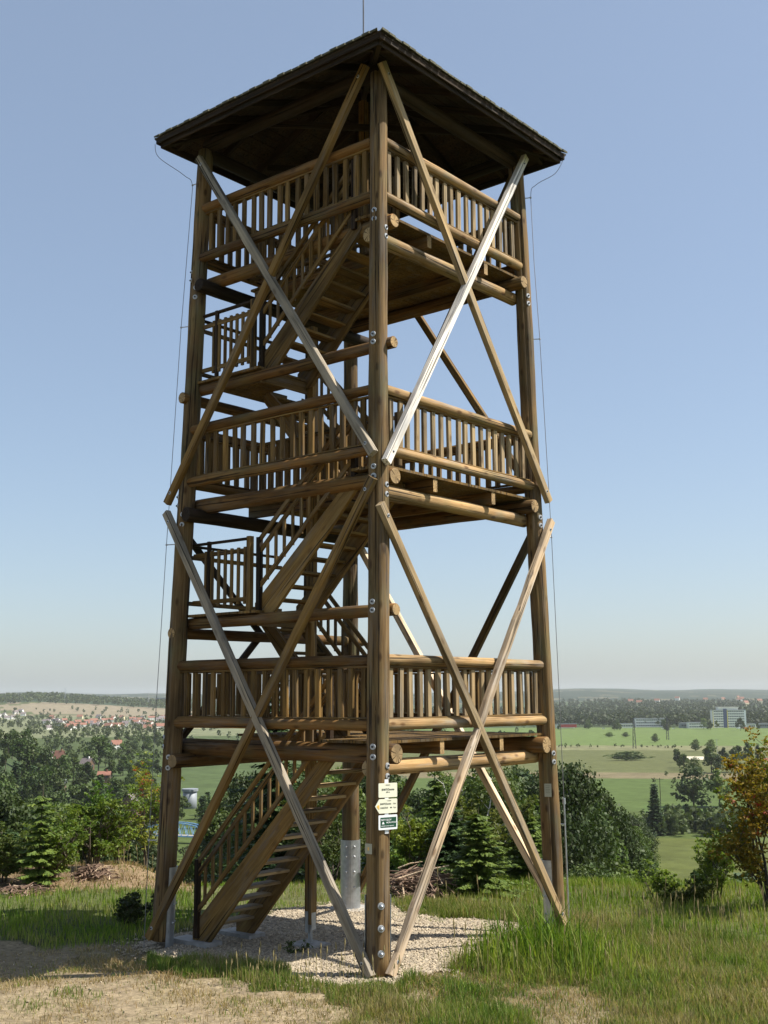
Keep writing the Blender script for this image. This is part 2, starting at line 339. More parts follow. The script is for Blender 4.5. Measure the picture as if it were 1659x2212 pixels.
# big dome bolts low on the near post
def bolt(c, n, r=.043, dome=False, parent=TW):
    n = Vector(n).normalized(); c = Vector(c); b = MB(); b.tube([c-n*.01, c+n*.006], [r, r*.96], 16)
    o = b.build('bolt_plate', M['washer'], parent); b = MB()
    if dome: b.tube([c+n*.006, c+n*.03, c+n*.05], [r*.62, r*.5, r*.15], 10); b.build('nut', M['steel'], o, True)
    else: b.tube([c+n*.006, c+n*.026], [r*.38, r*.36], 6); b.build('nut', M['nut'], o)
for z in (.86, .57, .25):
    c = P('A', z); n = Vector((.78, -.55, 0)).normalized(); bolt(c+n*.163, n, .048, True)
def rad(z): return .163-.031*z/13.22
DK = [3.03, 7.0, 10.97]; LD = [5.0, 8.97]
for z in DK:
    for dz in (-.07, -.21):
        c = P('A', z+dz); bolt(c+Vector((.2, -1, 0)).normalized()*rad(z), (.2, -1, 0))
    for dz in (-.33, -.47):
        for k in 'AR':
            c = P(k, z+dz); n = Vector((1, .12, 0)).normalized() if k == 'A' else Vector((1, -.25, 0)).normalized(); bolt(c+n*rad(z), n)
    for dz in (-.33, -.5):
        c = P('L', z+dz); n = Vector((.55, -1, 0)).normalized(); bolt(c+n*rad(z), n, .042)
    for dz in (-.05, -.2):
        c = P('L', z+dz+.03); n = Vector((-.55, -.85, 0)).normalized(); bolt(c+n*rad(z), n, .042)
for z in LD:
    for dz in (-.03, -.15):
        c = P('A', z+dz); n = Vector((.1, -1, 0)).normalized(); bolt(c+n*rad(z), n, .042)
# deck beams, joists, boards
def deckboards(name, z, x0, x1, y0, y1, hole=None, wd=.14, m='plank'):
    b = MB(); x = x0
    while x < x1-.02:
        xe = min(x+wd, x1); ys = [(y0, y1)]
        if hole and xe > hole[0]+.02 and x < hole[1]-.02: ys = [(y0, hole[2]), (hole[3], y1)]
        for a, c in ys:
            if c-a > .05:
                j = random.uniform(-.012, .012); h = random.uniform(-.002, .002)
                b.box((x+.004, a+j, z-.04+h), (xe-.004, c+j, z+h))
        x = xe
    return b.build(name, M[m], TW)
for i, z in enumerate(DK):
    e0 = P('L', z); e1 = P('A', z); yr = P('R', z).y; r = [.145, .128, .115][i]
    yb = e1.y+.26-[.0, .03, .03][i]; ybk = yr-.27; zb = z-.04-r
    mL = 'log'
    log('beam', (e0.x-.02, yb, zb), (e1.x+.13, yb, zb), r, r*.97, mL)
    log('beam', (e0.x-.2, ybk, zb), (e1.x+.18, ybk, zb), r, r*.95, 'log')
    zc = zb-r*.55-.12
    xr = e1.x-.235
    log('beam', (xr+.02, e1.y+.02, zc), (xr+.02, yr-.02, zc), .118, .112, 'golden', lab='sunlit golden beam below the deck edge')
    xl = e0.x+.22
    log('beam', (xl, e0.y-.2, zc), (xl, yr+.4, zc), .118, .115, 'darkw' if i else 'log')
    holes = (-4.42, [-1.25, -.7, -.7][i], e1.y+.2, 1.47)
    for yj in (1.55, 3.12):
        plank('joist', (e0.x+.1, yj, z-.04-.1), (e1.x-.005, yj, z-.04-.1), .10, .2, (0, 0, 1), 'log')
    deckboards('deck', z, e0.x+.02, e1.x+.015, e1.y+.05, yr-.05, (holes[0], holes[1], e1.y+.0, holes[3]))
    for xx in (holes[1]+.03,):
        plank('joist', (xx, e1.y+.3, z-.15), (xx, 1.46, z-.15), .06, .18, (0, 0, 1), 'plank')
# railings
REAR = MB()
def baluster_row(face, p, q, z0, z1, nrm, n, parent=None, single=False, m='plank'):
    p = Vector(p); q = Vector(q); d = q-p
    for i in range(n):
        c = p+d*((i+.5)/n); jit = random.uniform(-.022, .022); c = c+d.normalized()*jit
        wv = random.uniform(.082, .096)
        if single:
            plank('baluster', (c.x, c.y, z0), (c.x+random.uniform(-.008, .008), c.y+random.uniform(-.006, .006), z1), wv, .05, nrm, m, parent)
        else: REAR.bar((c.x, c.y, z0), (c.x, c.y, z1), wv, .048, nrm)
def railing(a, b, z, nrm, single, n=17, m='log', off=.03):
    t, l = 1.125, .215
    for kind, dz in (('t', t), ('l', l)):
        pa, pb = P(a, z+dz), P(b, z+dz); d = (pb-pa).normalized(); nn = Vector(nrm)
        r = .083 if kind == 't' else .082
        o = log('railing', pa+d*.08+nn*off, pb-d*.1+nn*off, r, r*.94, m) if kind == 't' else log('rail', pa+d*.08+nn*off, pb-d*.1+nn*off, r, r*.94, m, parent=top)
        if kind == 't': top = o
    pa, pb = P(a, z+t), P(b, z+t); d = (pb-pa).normalized(); nn = Vector(nrm)
    plank('ledger', pa+d*.1+Vector((0, 0, -.095)), pb-d*.1+Vector((0, 0, -.095)), .1, .028, (0, 0, 1), 'plank', top)
    pa, pb = P(a, z+l), P(b, z+l)
    plank('ledger', pa+d*.1+Vector((0, 0, .09)), pb-d*.1+Vector((0, 0, .09)), .1, .026, (0, 0, 1), 'plank', top)
    p, q = P(a, z+.67)+d*.16, P(b, z+.67)-d*.16
    baluster_row(None, p, q, z+l+.105, z+t-.11, nrm, n, top, single, m='grey' if m == 'golden' else 'plank')  # sun-facing balusters get the lighter wood, sunlight painted in by colour
    return top
for i, z in enumerate(DK):
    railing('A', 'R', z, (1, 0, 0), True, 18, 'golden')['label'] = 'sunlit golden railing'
    railing('L', 'A', z, (0, -1, 0), True, 18)
    railing('L', 'B', z, (-1, 0, 0), False, 18)
    railing('B', 'R', z, (0, 1, 0), False, 18)
    x1 = [-1.25, -.7, -.7][i]
    # rail round the stair opening
    o = plank('handrail', (-4.2, 1.44, z+1.02), (x1-.05, 1.44, z+1.02), .08, .05, (0, 0, 1), 'plank')
    plank('rail', (-4.2, 1.44, z+.14), (x1-.05, 1.44, z+.14), .06, .05, (0, 0, 1), 'plank', o)
    plank('newel', (x1-.05, 1.44, z-.2), (x1-.05, 1.44, z+1.1), .09, .09, (0, 1, 0), 'plank', o)
    baluster_row(None, (-4.15, 1.44, 0), (x1-.1, 1.44, 0), z+.1, z+1.0, (0, 1, 0), int((x1+4.1)/.2))
# stairs
def flight(x0, z0, n, dx, y0, y1, sgn=1, rise=.2, first_ext=.0, rails='f', post0=True):
    x_end = x0+sgn*dx*(n+.6); z_end = z0+rise*(n+.6)
    def line(x): return z0+(x-x0)*sgn/dx*rise
    xa = x0+sgn*dx*.1; b = MB(); t = .06; h = .15*math.sqrt(1+(rise/dx)**2)*.98
    for y in (y0, y1):
        za, zb = line(xa), line(x_end)
        pts = [(xa-sgn*.12, za-h*.9), (xa-sgn*.12, za+h*.55), (x_end, zb+h*.75), (x_end+sgn*.06, zb-h*.35), (xa+sgn*.18, za-h*.9)]
        if sgn < 0: pts = pts[::-1]
        nn = len(pts); v = [(x, y-t/2, zz) for x, zz in pts]+[(x, y+t/2, zz) for x, zz in pts]
        b.poly(v, [tuple(range(nn)), tuple(reversed(range(nn, 2*nn)))]+[(i, nn+i, nn+(i+1)%nn, (i+1)%nn) for i in range(nn)])
    # put mesh in a frame along the flight so the grain follows it
    ang = math.atan2(rise, dx*sgn)
    Mx = Matrix.Translation((x0, y0, z0)) @ Matrix.Rotation(math.pi/2-ang, 4, 'Y'); inv = Mx.inverted()
    b.v = [tuple(inv @ Vector(p)) for p in b.v]
    st = b.build('stair_flight', M['plank'], TW, M=Mx)
    for k in range(1, n+1):
        xc = x0+sgn*dx*k; zz = z0+rise*k
        plank('tread', (xc, y0+.03, zz-.022), (xc, y1-.03, zz-.022), .045, .25, (1, 0, 0), 'grey' if z0 < 1 else 'plank', st)
    for y, side in ((y0, 'f'), (y1, 'b')):
        if side not in rails: continue
        ys = y-.05 if side == 'f' else y+.05
        xa_, xb_ = x0+sgn*.02, x_end-sgn*.08
        for dz, nm in ((1.12, 'handrail'), (.92, 'rail'), (.36, 'rail')):
            plank(nm, (xa_, ys, line(xa_)+dz), (xb_, ys, line(xb_)+dz), .045, .07, (0, 0, 1), 'plank', st)
        nb = max(5, int(abs(xb_-xa_)/.17))
        for i in range(1, nb):
            x = xa_+(xb_-xa_)*i/nb; REAR.bar((x, ys, line(x)+.3), (x, ys, line(x)+.95), .05, .03, (0, 1, 0))
        for x in (xa_, xb_): plank('newel', (x, ys+.001, line(x)-.05 if x == xa_ else line(x)), (x, ys+.001, line(x)+1.16), .085, .085, (0, 1, 0), 'darkw', st)
    return st
flight(-4.12, -.1, 14, .203, .42, 1.36, 1, .2035)
for i in (0, 1):
    zl = LD[i]; zd = DK[i]; zu = DK[i+1]
    flight(-1.98, zd, 9, .19, 1.52, 2.42, -1, (zl-zd)/10, rails='b')
    flight(-2.78, zl, 9, .222, .42, 1.36, 1, (zu-zl)/10)
    xL = P('L', zl).x
    # landing
    b = MB(); x = xL+.05
    while x < -2.66:
        b.box((x+.004, .2, zl-.04), (min(x+.14, -2.66)-.004, 2.5 if x < -3.95 else 1.42, zl)); x += .14
    b.build('landing', M['plank'], TW)
    log('beam', (xL, .33+.0*i, zl-.135), (.09, .33, zl-.135), .096, .092, 'log')
    plank('header_board', (xL, 2.5, zl-.14), (-3.8, 2.5, zl-.14), .045, .2, (0, 0, 1), 'plank')
    log('beam', (xL-.02, -.04+.03*i, zl-.3), (xL-.02, 4.75, zl-.3), .095, .09, 'log')
    plank('header_board', (-2.7, .3, zl-.14), (-2.7, 1.4, zl-.14), .045, .21, (0, 0, 1), 'plank')
    # landing rail front and left
    for (a, c, nr) in (((xL+.12, .3), (-2.86, .3), (0, 1, 0)), ((xL-.02, .3), (xL-.02, 2.5), (1, 0, 0))):
        o = plank('handrail', (*a, zl+1.17), (*c, zl+1.17), .07, .04, (0, 0, 1), 'darkw')
        plank('rail', (*a, zl+.98), (*c, zl+.98), .04, .07, (0, 0, 1), 'plank', o); plank('rail', (*a, zl+.2), (*c, zl+.2), .04, .07, (0, 0, 1), 'plank', o)
        if nr[1]:
            for k in range(7):
                xx = a[0]+.3+(c[0]-a[0]-.3)*k/7; REAR.bar((xx, .3, zl+.12), (xx, .3, zl+1.04), .05, .035, (0, 1, 0))
    plank('newel', (-2.9, .3, zl-.02), (-2.9, .3, zl+1.2), .09, .09, (0, 1, 0), 'plank')
    plank('newel', (xL+.5, .3, zl-.02), (xL+.5, .3, zl+1.2), .06, .06, (0, 1, 0), 'darkw')
REAR.build('balusters', M['plank'], TW)['kind'] = 'stuff'
for y, zt in ((1.43, 9.9),):
    o = plank('inner_post', (-2.62, y, .1 if y < 2 else .1), (-2.62, y, zt), .14, .14, (0, 1, 0), 'plank')
    b = MB(); b.box((-2.645, y-.025, -.2), (-2.595, y+.025, .1)); b.box((-2.66, y-.078, -.02), (-2.6, y-.073, .3)); b.box((-2.548, y-.05, .02), (-2.543, y+.05, .28)); b.build('foot', M['steel'], o)
    b = MB(); b.box((-2.9, y-.22, -.5), (-2.38, y+.22, -.19)); b.build('footing', M['concrete'], TW)
b = MB(); b.box((-4.6, .26, -.5), (-3.75, .6, -.17)); b.build('footing', M['concrete'], TW)
b = MB(); b.box((-4.5, 1.18, -.5), (-3.75, 1.55, -.18)); b.build('footing', M['concrete'], TW)
# crossed braces
def brace(p, q, nrm, m='grey', wd=.125, th=.1, wane=0., lab=None):
    o = plank('brace', p, q, wd, th, nrm, m, TW, wane, .007, lab); p = Vector(p); q = Vector(q); n = Vector(nrm).normalized()
    for e, s in ((p, 1), (q, -1)):
        c = e+(q-p).normalized()*s*.2+n*(th/2); b = MB(); b.tube([c, c+n*.004], .028, 10); b.build('bolt_plate', M['washer'], o)
        b = MB(); b.tube([c+n*.004, c+n*.016], .012, 6); b.build('nut', M['nut'], o)
    return o
def xof(k, z): return P(k, z).x+rad(z)+.045
def yof(k, z): return P(k, z).y-rad(z)-.045
xr = lambda z: .205-.0165*z
brace((xr(.0)+.004, .0, -.03), (xr(6.6)+.004, 4.55, 6.62), (1, 0, 0), 'pale', .13, .1, .03, 'pale knotty brace with a waney edge')
brace((xr(6.2), -.02, 6.36), (xr(.1), 4.42, .0), (1, 0, 0), 'grey', .125, .1)
brace((xr(7.0)+.004, .12, 6.98), (xr(13.3)+.004, 4.2, 13.2), (1, 0, 0), 'white', .13, .1, 0, 'almost white brace')
brace((xr(13.3), .2, 13.28), (xr(7), 4.5, 6.95), (1, 0, 0), 'grey', .125, .1)
yl = lambda z: -.2+.0253*z
brace((-4.6, yl(6.6)-.004, 6.72), (.04, yl(0)-.004, -.04), (0, -1, 0), 'silver', .13, .1, 0, 'silvery grey brace')
brace((-4.58, yl(0), -.1), (-.02, yl(6.6), 6.75), (0, -1, 0), 'plank', .125, .1)
brace((-4.6, yl(7), 6.88), (-.28, yl(13.3), 13.3), (0, -1, 0), 'plank', .125, .1)
brace((-4.15, yl(13)-.004, 13.0), (-.02, yl(7)-.004, 7.1), (0, -1, 0), 'silver', .13, .1, 0, 'silvery grey brace')
yb_ = lambda z: 4.7-.022*z
for za, zb in ((.0, 6.6), (7.0, 13.2)):
    brace((-4.5+.02*za, yb_(za)+.004, za), (-.05-.02*zb, yb_(zb)+.004, zb), (0, 1, 0), 'plank')
    brace((-4.45+.02*zb, yb_(zb), zb), (-.02-.02*za, yb_(za), za), (0, 1, 0), 'pale' if za < 1 else 'plank')
for zm, za, zb in ((4.75, 2.75, 6.45),):
    for z in (za, zb):
        for k, s in (('L', 1),):
            p = P(k, z); plank('strut', (p.x-.12, p.y+s*.05, z), (P('L', zm).x-.14, 2.25-s*.12, zm), .11, .07, (1, 0, 0), 'darkw')
# roof
ZE = 13.35; X0, X1, Y0, Y1 = -4.68, .47, -.42, 4.8; AX = ((X0+X1)/2, (Y0+Y1)/2); SL = .42
ZA = ZE + (X1-X0)/2*SL
def roof_z(x, y): return ZE + min(x-X0, X1-x, y-Y0, Y1-y)*SL
cor = [(X1, Y0), (X1, Y1), (X0, Y1), (X0, Y0)]
b = MB()
for i in range(4):                              # boarding (underside) as a thin hipped slab
    (xa, ya), (xb, yb) = cor[i], cor[(i+1) % 4]
    nb = 18
    for j in range(nb):
        t0, t1 = j/nb, (j+1)/nb-.004
        def pt(x, y, t): return (x+(AX[0]-x)*t, y+(AX[1]-y)*t, ZE+(ZA-ZE)*t)
        v = [pt(xa, ya, t0), pt(xb, yb, t0), pt(xb, yb, t1), pt(xa, ya, t1)]; dn = .05 + (j % 2)*.004
        b.poly([(x, y, z-.02) for x, y, z in v]+[(x, y, z-dn) for x, y, z in v], [(0, 1, 2, 3), (7, 6, 5, 4), (0, 4, 5, 1), (1, 5, 6, 2), (2, 6, 7, 3), (3, 7, 4, 0)])
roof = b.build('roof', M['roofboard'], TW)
M['shingle'] = plain('bitumen_shingle', (.10, .095, .06), .95, 0, .4, 14, .7)
b = MB()
for i in range(4):
    (xa, ya), (xb, yb) = cor[i], cor[(i+1) % 4]; L = math.hypot(xb-xa, yb-ya); ex, ey = (xb-xa)/L, (yb-ya)/L; ox, oy = ey, -ex
    rows = 16
    for r_ in range(rows):
        t0, t1 = r_/rows, (r_+1)/rows
        half0 = (1-t0); n = max(2, int(L*half0/.16))
        for j in range(n):
            s0, s1 = -half0/2+half0*j/n, -half0/2+half0*(j+1)/n
            jt = random.uniform(0, .02) if r_ == 0 else random.uniform(0, .012)
            def q(s, t, dz, o=0): 
                tt = t
                mx, my = (xa+xb)/2, (ya+yb)/2; cx, cy = mx+(AX[0]-mx)*tt, my+(AX[1]-my)*tt
                return (cx+ex*s*L+ox*o, cy+ey*s*L+oy*o, ZE+(ZA-ZE)*tt+dz)
            o_ = (.035+jt) if r_ == 0 else .01+jt
            e1 = .5*(1-t1); c0 = max(-e1, min(e1, s0)); c1 = max(-e1, min(e1, s1))
            zt = .03+jt*.5
            b.poly([q(s0+.002, t0, -.018 if r_ == 0 else .0, o_), q(s1-.002, t0, -.018 if r_ == 0 else .0, o_), q(c1, t1, .004), q(c0, t1, .004), q(s0+.002, t0, zt-.02, o_), q(s1-.002, t0, zt-.02, o_), q(c1, t1, .02), q(c0, t1, .02)],
                   [(3, 2, 1, 0), (4, 5, 6, 7), (0, 1, 5, 4), (1, 2, 6, 5), (3, 0, 4, 7)])
b.build('roof_covering', M['shingle'], roof)
for i in range(4):
    (xa, ya), (xb, yb) = cor[i], cor[(i+1) % 4]
    L = math.hypot(xb-xa, yb-ya); ex, ey = (xb-xa)/L, (yb-ya)/L; ix, iy = -ey, ex
    for o_, zc, h in ((.02, -.07, .1), (.075, -.14, .1)):
        sx = 1 if True else 0
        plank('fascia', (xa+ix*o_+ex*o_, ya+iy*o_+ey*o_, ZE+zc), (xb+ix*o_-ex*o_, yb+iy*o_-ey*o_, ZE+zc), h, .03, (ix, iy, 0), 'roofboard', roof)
    n = 6
    for j in range(n):
        s = (j+.5)/n; px_, py_ = xa+(xb-xa)*s, ya+(yb-ya)*s
        dist = min(s, 1-s)*L; dist = min(dist, (X1-X0)/2)
        p = Vector((px_+ix*.1, py_+iy*.1, ZE+.1*SL-.11)); qv = Vector((px_+ix*dist, py_+iy*dist, ZE+dist*SL-.11))
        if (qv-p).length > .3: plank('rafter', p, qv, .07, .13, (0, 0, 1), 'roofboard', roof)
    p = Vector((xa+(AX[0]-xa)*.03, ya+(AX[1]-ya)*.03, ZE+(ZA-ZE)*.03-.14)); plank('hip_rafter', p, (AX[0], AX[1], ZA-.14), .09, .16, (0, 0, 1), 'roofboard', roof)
zt = 13.26
for k, l in (('L', 'A'), ('A', 'R'), ('R', 'B'), ('B', 'L')):
    p, q_ = P(k, zt), P(l, zt); d = (q_-p).normalized(); c_ = Vector((AX[0], AX[1], zt)); nn = (c_-(p+q_)/2).normalized()
    log('wall_plate', p+nn*.02+d*.0+Vector((0, 0, .03 if k in 'LR' else -.1)), q_+nn*.02-d*.0+Vector((0, 0, .03 if k in 'LR' else -.1)), .115, .11, 'darkw')
for (a, c) in (((-2.75, .45), (-.35, 2.9)), ((-3.95, 1.6), (-1.6, 4.0)), ((-2.6, 4.0), (-3.9, 2.7)), ):
    plank('tie', (*a, 13.3), (*c, 13.3), .05, .12, (0, 0, 1), 'darkw', roof)
plank('king_post', (AX[0], AX[1], 10.98), (AX[0], AX[1], ZA-.1), .13, .13, (0, 1, 0), 'plank')
b = MB(); b.tube([(AX[0]+.03, AX[1]-.03, ZA-.1), (AX[0]+.03, AX[1]-.03, 16.0), (AX[0]+.03, AX[1]-.03, 18.6)], [.016, .014, .006], 6); b.build('lightning_rod', M['wire'], TW)
# lightning conductors, one down each outer side
def conductor(pts, brk):
    b = MB(); P_ = [Vector(p) for p in pts]; sm = []
    for i in range(len(P_)-1):
        for t in range(6):
            u = t/6; p0 = P_[max(i-1, 0)]; p1 = P_[i]; p2 = P_[i+1]; p3 = P_[min(i+2, len(P_)-1)]
            sm.append(.5*((2*p1)+(p2-p0)*u+(2*p0-5*p1+4*p2-p3)*u*u+(3*p1-p0-3*p2+p3)*u**3) if i < 3 else p1.lerp(p2, u))
    sm.append(P_[-1]); b.tube(sm, .0055, 5); o = b.build('lightning_conductor', M['wire'], TW)
    for (a, c) in brk:
        b = MB(); b.tube([a, c], .009, 5); b.tube([Vector(a)+Vector((0, 0, -.012)), Vector(a)+Vector((0, 0, .012))], .018, 6); b.build('bracket', M['washer'], o)
    return o
b0 = P('L', 12.6); conductor([(-4.66, -.44, 13.22), (-4.62, -.38, 12.98), (-4.45, .05, 12.75), (-4.39, .2, 12.55), (-4.42, .15, 11.5), (-4.47, .08, 9.97), (-4.6, -.02, 6.18), (-4.66, -.1, 3.63), (-4.64, -.2, 1.39), (-4.6, -.28, -.25)],
          [((-4.39, .2, 12.6), (-4.25, .22, 12.6)), ((-4.47, .08, 9.97), (-4.3, .15, 9.97)), ((-4.6, -.02, 6.18), (-4.42, .05, 6.18)), ((-4.66, -.1, 3.63), (-4.5, -.02, 3.63)), ((-4.64, -.2, 1.39), (-4.55, -.1, 1.39))])
oR = conductor([(.42, 4.8, 13.24), (.3, 4.7, 12.98), (.02, 4.5, 12.78), (-.05, 4.42, 12.53), (-.03, 4.44, 11.3), (.02, 4.48, 9.88), (.02, 4.68, 6.36), (.02, 4.78, 3.61), (.1, 4.7, 1.85), (.12, 4.72, .1), (.12, 4.74, -.3)],
          [((-.05, 4.42, 12.53), (-.2, 4.35, 12.53)), ((.02, 4.48, 9.88), (-.1, 4.4, 9.88)), ((.02, 4.68, 6.36), (-.05, 4.5, 6.36)), ((.1, 4.7, 1.53), (-.02, 4.6, 1.53))])
b = MB(); b.tube([(.1, 4.7, 1.9), (.12, 4.72, -.25)], .014, 8); b.tube([(.1, 4.7, 1.85), (.1, 4.7, 1.95)], .028, 8); b.build('conduit', M['steel'], oR)

# ------------------------------------------------------------------ signs on the tower posts
def flat(name, c, rough=.5): return plain(name, c, rough, 0, .04, 3)
M['cream'] = flat('cream_enamel', (.82, .8, .62)); M['wht'] = flat('white_enamel', (.85, .86, .85)); M['grn'] = flat('green_enamel', (.01, .07, .035)); M['ylw'] = flat('yellow_paint', (.8, .5, .12)); M['ink'] = flat('dark_ink', (.05, .05, .04)); M['paper'] = flat('laminated_sheet', (.42, .4, .3), .4)
FONT = None
def lettering(txt, size, x, y, parent, m, SM, dz=.0065, align='LEFT'):
    cu = bpy.data.curves.new('t', 'FONT'); cu.body = txt; cu.size = size; cu.align_x = align; cu.extrude = .0004; cu.offset = size*.012
    o = bpy.data.objects.new('t', cu); C.objects.link(o); dg = bpy.context.evaluated_depsgraph_get(); dg.update()
    me = bpy.data.meshes.new_from_object(o.evaluated_get(dg)); bpy.data.objects.remove(o)
    me.transform(Matrix.Translation((x, y, dz))); me.materials.clear()
    return link('lettering', me, M[m], parent, SM)
def board(name, pts, th, m, SM, parent=None):
    b = MB(); n = len(pts); b.poly([(x, y, -th/2) for x, y in pts]+[(x, y, th/2) for x, y in pts], [tuple(reversed(range(n))), tuple(range(n, 2*n))]+[(i, (i+1) % n, n+(i+1) % n, n+i) for i in range(n)])
    return b.build(name, M[m], parent, M=SM)
def rrect(w_, h_, r=.012):
    o = []
    for cx, cy, a in ((w_/2-r, -h_/2+r, -90), (w_/2-r, h_/2-r, 0), (-w_/2+r, h_/2-r, 90), (-w_/2+r, -h_/2+r, 180)):
        for k in range(4): t = math.radians(a+k*30); o.append((cx+r*math.cos(t), cy+r*math.sin(t)))
    return o
az = math.radians(-18); n_ = Vector((math.cos(az), math.sin(az), 0)); xa = Vector((-n_.y, n_.x, 0)); xa = Vector((0, 0, 1)).cross(n_)
def signM(z): 
    c = P('A', z)+n_*(rad(z)+.02) + xa*.045; Mx = Matrix((xa, Vector((0, 0, 1)), n_)).transposed().to_4x4(); Mx.translation = c; return Mx
SW, SH = .30, .19
S1 = signM(2.375); s = board('sign', rrect(SW, SH), .008, 'cream', S1)
tag(s, 'rectangular cream place-name sign, topmost of the three on the near post', 'sign')
lettering('Rozhledna', .017, 0, .066, s, 'ink', S1, align='CENTER'); lettering('BARTChouna', .036, 0, .0, s, 'ink', S1, align='CENTER'); lettering('484 m', .024, 0, -.032, s, 'ink', S1, align='CENTER')
S2 = signM(2.165); pts = [(-SW/2-.055, 0), (-SW/2+.01, -SH/2), (SW/2-.01, -SH/2), (SW/2, -SH/2+.01), (SW/2, SH/2-.01), (SW/2-.01, SH/2), (-SW/2+.01, SH/2)]
s = board('sign', pts, .008, 'cream', S2); tag(s, 'cream arrow-shaped trail sign pointing left with a yellow marker, between the two rectangular signs', 'sign')
board('trail_mark', [(-SW/2-.035, -.002), (-SW/2-.0, -.04), (-SW/2+.012, -.04), (-SW/2+.012, .018), (-SW/2-.015, .018)], .0012, 'ylw', S2 @ Matrix.Translation((0, 0, .005)), s)
lettering('Turistická', .015, .02, .068, s, 'ink', S2, align='CENTER'); lettering('BARTChouna', .031, -SW/2+.025, .022, s, 'ink', S2); lettering('3 km', .024, .08, .024, s, 'ink', S2)
lettering('CHELČICE', .027, -SW/2+.025, -.03, s, 'ink', S2); lettering('7 km', .024, .08, -.03, s, 'ink', S2)
board('mark', [(.035, -.03), (.06, -.03), (.06, -.014), (.035, -.014)], .0012, 'ink', S2 @ Matrix.Translation((0, 0, .005)), s)
S3 = signM(1.95); s = board('sign', rrect(SW, SH+.005), .008, 'wht', S3); tag(s, 'green panel with white lettering and white border, lowest of the three signs', 'sign')
board('panel', [(-SW/2+.028, -.068), (SW/2-.018, -.068), (SW/2-.018, .066), (-SW/2+.028, .066)], .0014, 'grn', S3 @ Matrix.Translation((0, 0, .005)), s)
lettering('NIVY', .034, -.115, .022, s, 'wht', S3, .0075); lettering('SLOV', .034, -.03, .022, s, 'wht', S3, .0075); lettering('MORAVCOVY', .029, -.03, -.012, s, 'wht', S3, .0075); lettering('turistická stezka regionem', .0195, -.115, -.052, s, 'wht', S3, .0075)
board('emblem', [(-.1, -.022), (-.06, -.022), (-.068, .0), (-.08, .012), (-.092, .0)], .001, 'wht', S3 @ Matrix.Translation((0, 0, .0075)), s)
c = P('A', 2.17)+n_*(rad(2.2)+.01)+xa*.03; Mx = Matrix((xa, Vector((0, 0, 1)), n_)).transposed().to_4x4(); Mx.translation = c
s = board('sign_strap', [(-.03, -.37), (.03, -.37), (.03, .35), (-.03, .35)], .006, 'wht', Mx); tag(s, 'narrow white metal strap on the near post carrying the trail signs', 'strap')
n2 = Vector((-.05, -1, 0)).normalized(); x2 = Vector((0, 0, 1)).cross(n2); Mx = Matrix((x2, Vector((0, 0, 1)), n2)).transposed().to_4x4(); Mx.translation = P('A', 1.6)+n2*(rad(1.6)+.012)-x2*.02
s = board('trail_marker', rrect(.125, .135, .004), .005, 'paper', Mx); tag(s, 'small square off-white trail marker with a yellow spot on the near post', 'trail marker')
board('mark', [(-.014, -.022), (.014, -.022), (.014, .022), (-.014, .022)], .001, 'ylw', Mx @ Matrix.Translation((0, 0, .004)), s)
n2 = Vector((.45, -.9, 0)).normalized(); x2 = Vector((0, 0, 1)).cross(n2); Mx = Matrix((x2, Vector((0, 0, 1)), n2)).transposed().to_4x4(); Mx.translation = P('R', 2.1)+n2*(rad(2.1)+.012)-x2*.0
s = board('notice', rrect(.115, .21, .004), .004, 'paper', Mx); tag(s, 'tall pale notice sheet fixed to the shaded side of the right post', 'notice')
for k in range(5): board('text_line', [(-.04, .07-k*.028), (.035-.01*(k % 2), .07-k*.028), (.035-.01*(k % 2), .074-k*.028), (-.04, .074-k*.028)], .0006, 'ink', Mx @ Matrix.Translation((0, 0, .0028)), s)

# ------------------------------------------------------------------ terrain
def vnoise(x, y, seed):                        # smooth value noise 0..1
    xi, yi = np.floor(x).astype(np.int64), np.floor(y).astype(np.int64); fx, fy = x-xi, y-yi
    fx = fx*fx*(3-2*fx); fy = fy*fy*(3-2*fy)
    def h(a, b):
        n = (a*374761393 + b*668265263 + seed*974634777) & 0xffffffff
        n = ((n ^ (n >> 13))*1274126177) & 0xffffffff; return ((n ^ (n >> 16)) & 0xffff)/65535.
    return (h(xi, yi)*(1-fx)+h(xi+1, yi)*fx)*(1-fy) + (h(xi, yi+1)*(1-fx)+h(xi+1, yi+1)*fx)*fy
def fbm(x, y, seed, o=4):
    s = 0; a = .5; t = 0
    for k in range(o): s = s + a*vnoise(x*2**k, y*2**k, seed+k); t += a; a *= .55
    return s/t
def pxd(x, y):
    dx, dy = x-CAM[0], y-CAM[1]; f = dx*math.cos(YAW)+dy*math.sin(YAW); r = dx*math.sin(YAW)-dy*math.cos(YAW)
    return 829.5+2530*np.tan(np.clip(np.arctan2(r, f), -1.2, 1.2)), np.hypot(dx, dy)
DRY = np.array([.21, .165, .105]); SOIL = np.array([.2, .15, .1]); OLIVE = np.array([.075, .085, .03]); GREEN = np.array([.09, .15, .035])
def inpath(x, y): return (y < -1.5+.12*np.sin(x*5.1+2)+.06*np.sin(x*11.3)+.22*np.sin(x*.9+1)+.1*np.sin(x*3.3)-.25*np.clip(x, 0, 9)) & (x < 1.0+.3*np.sin(y*2)) & (x > -14)
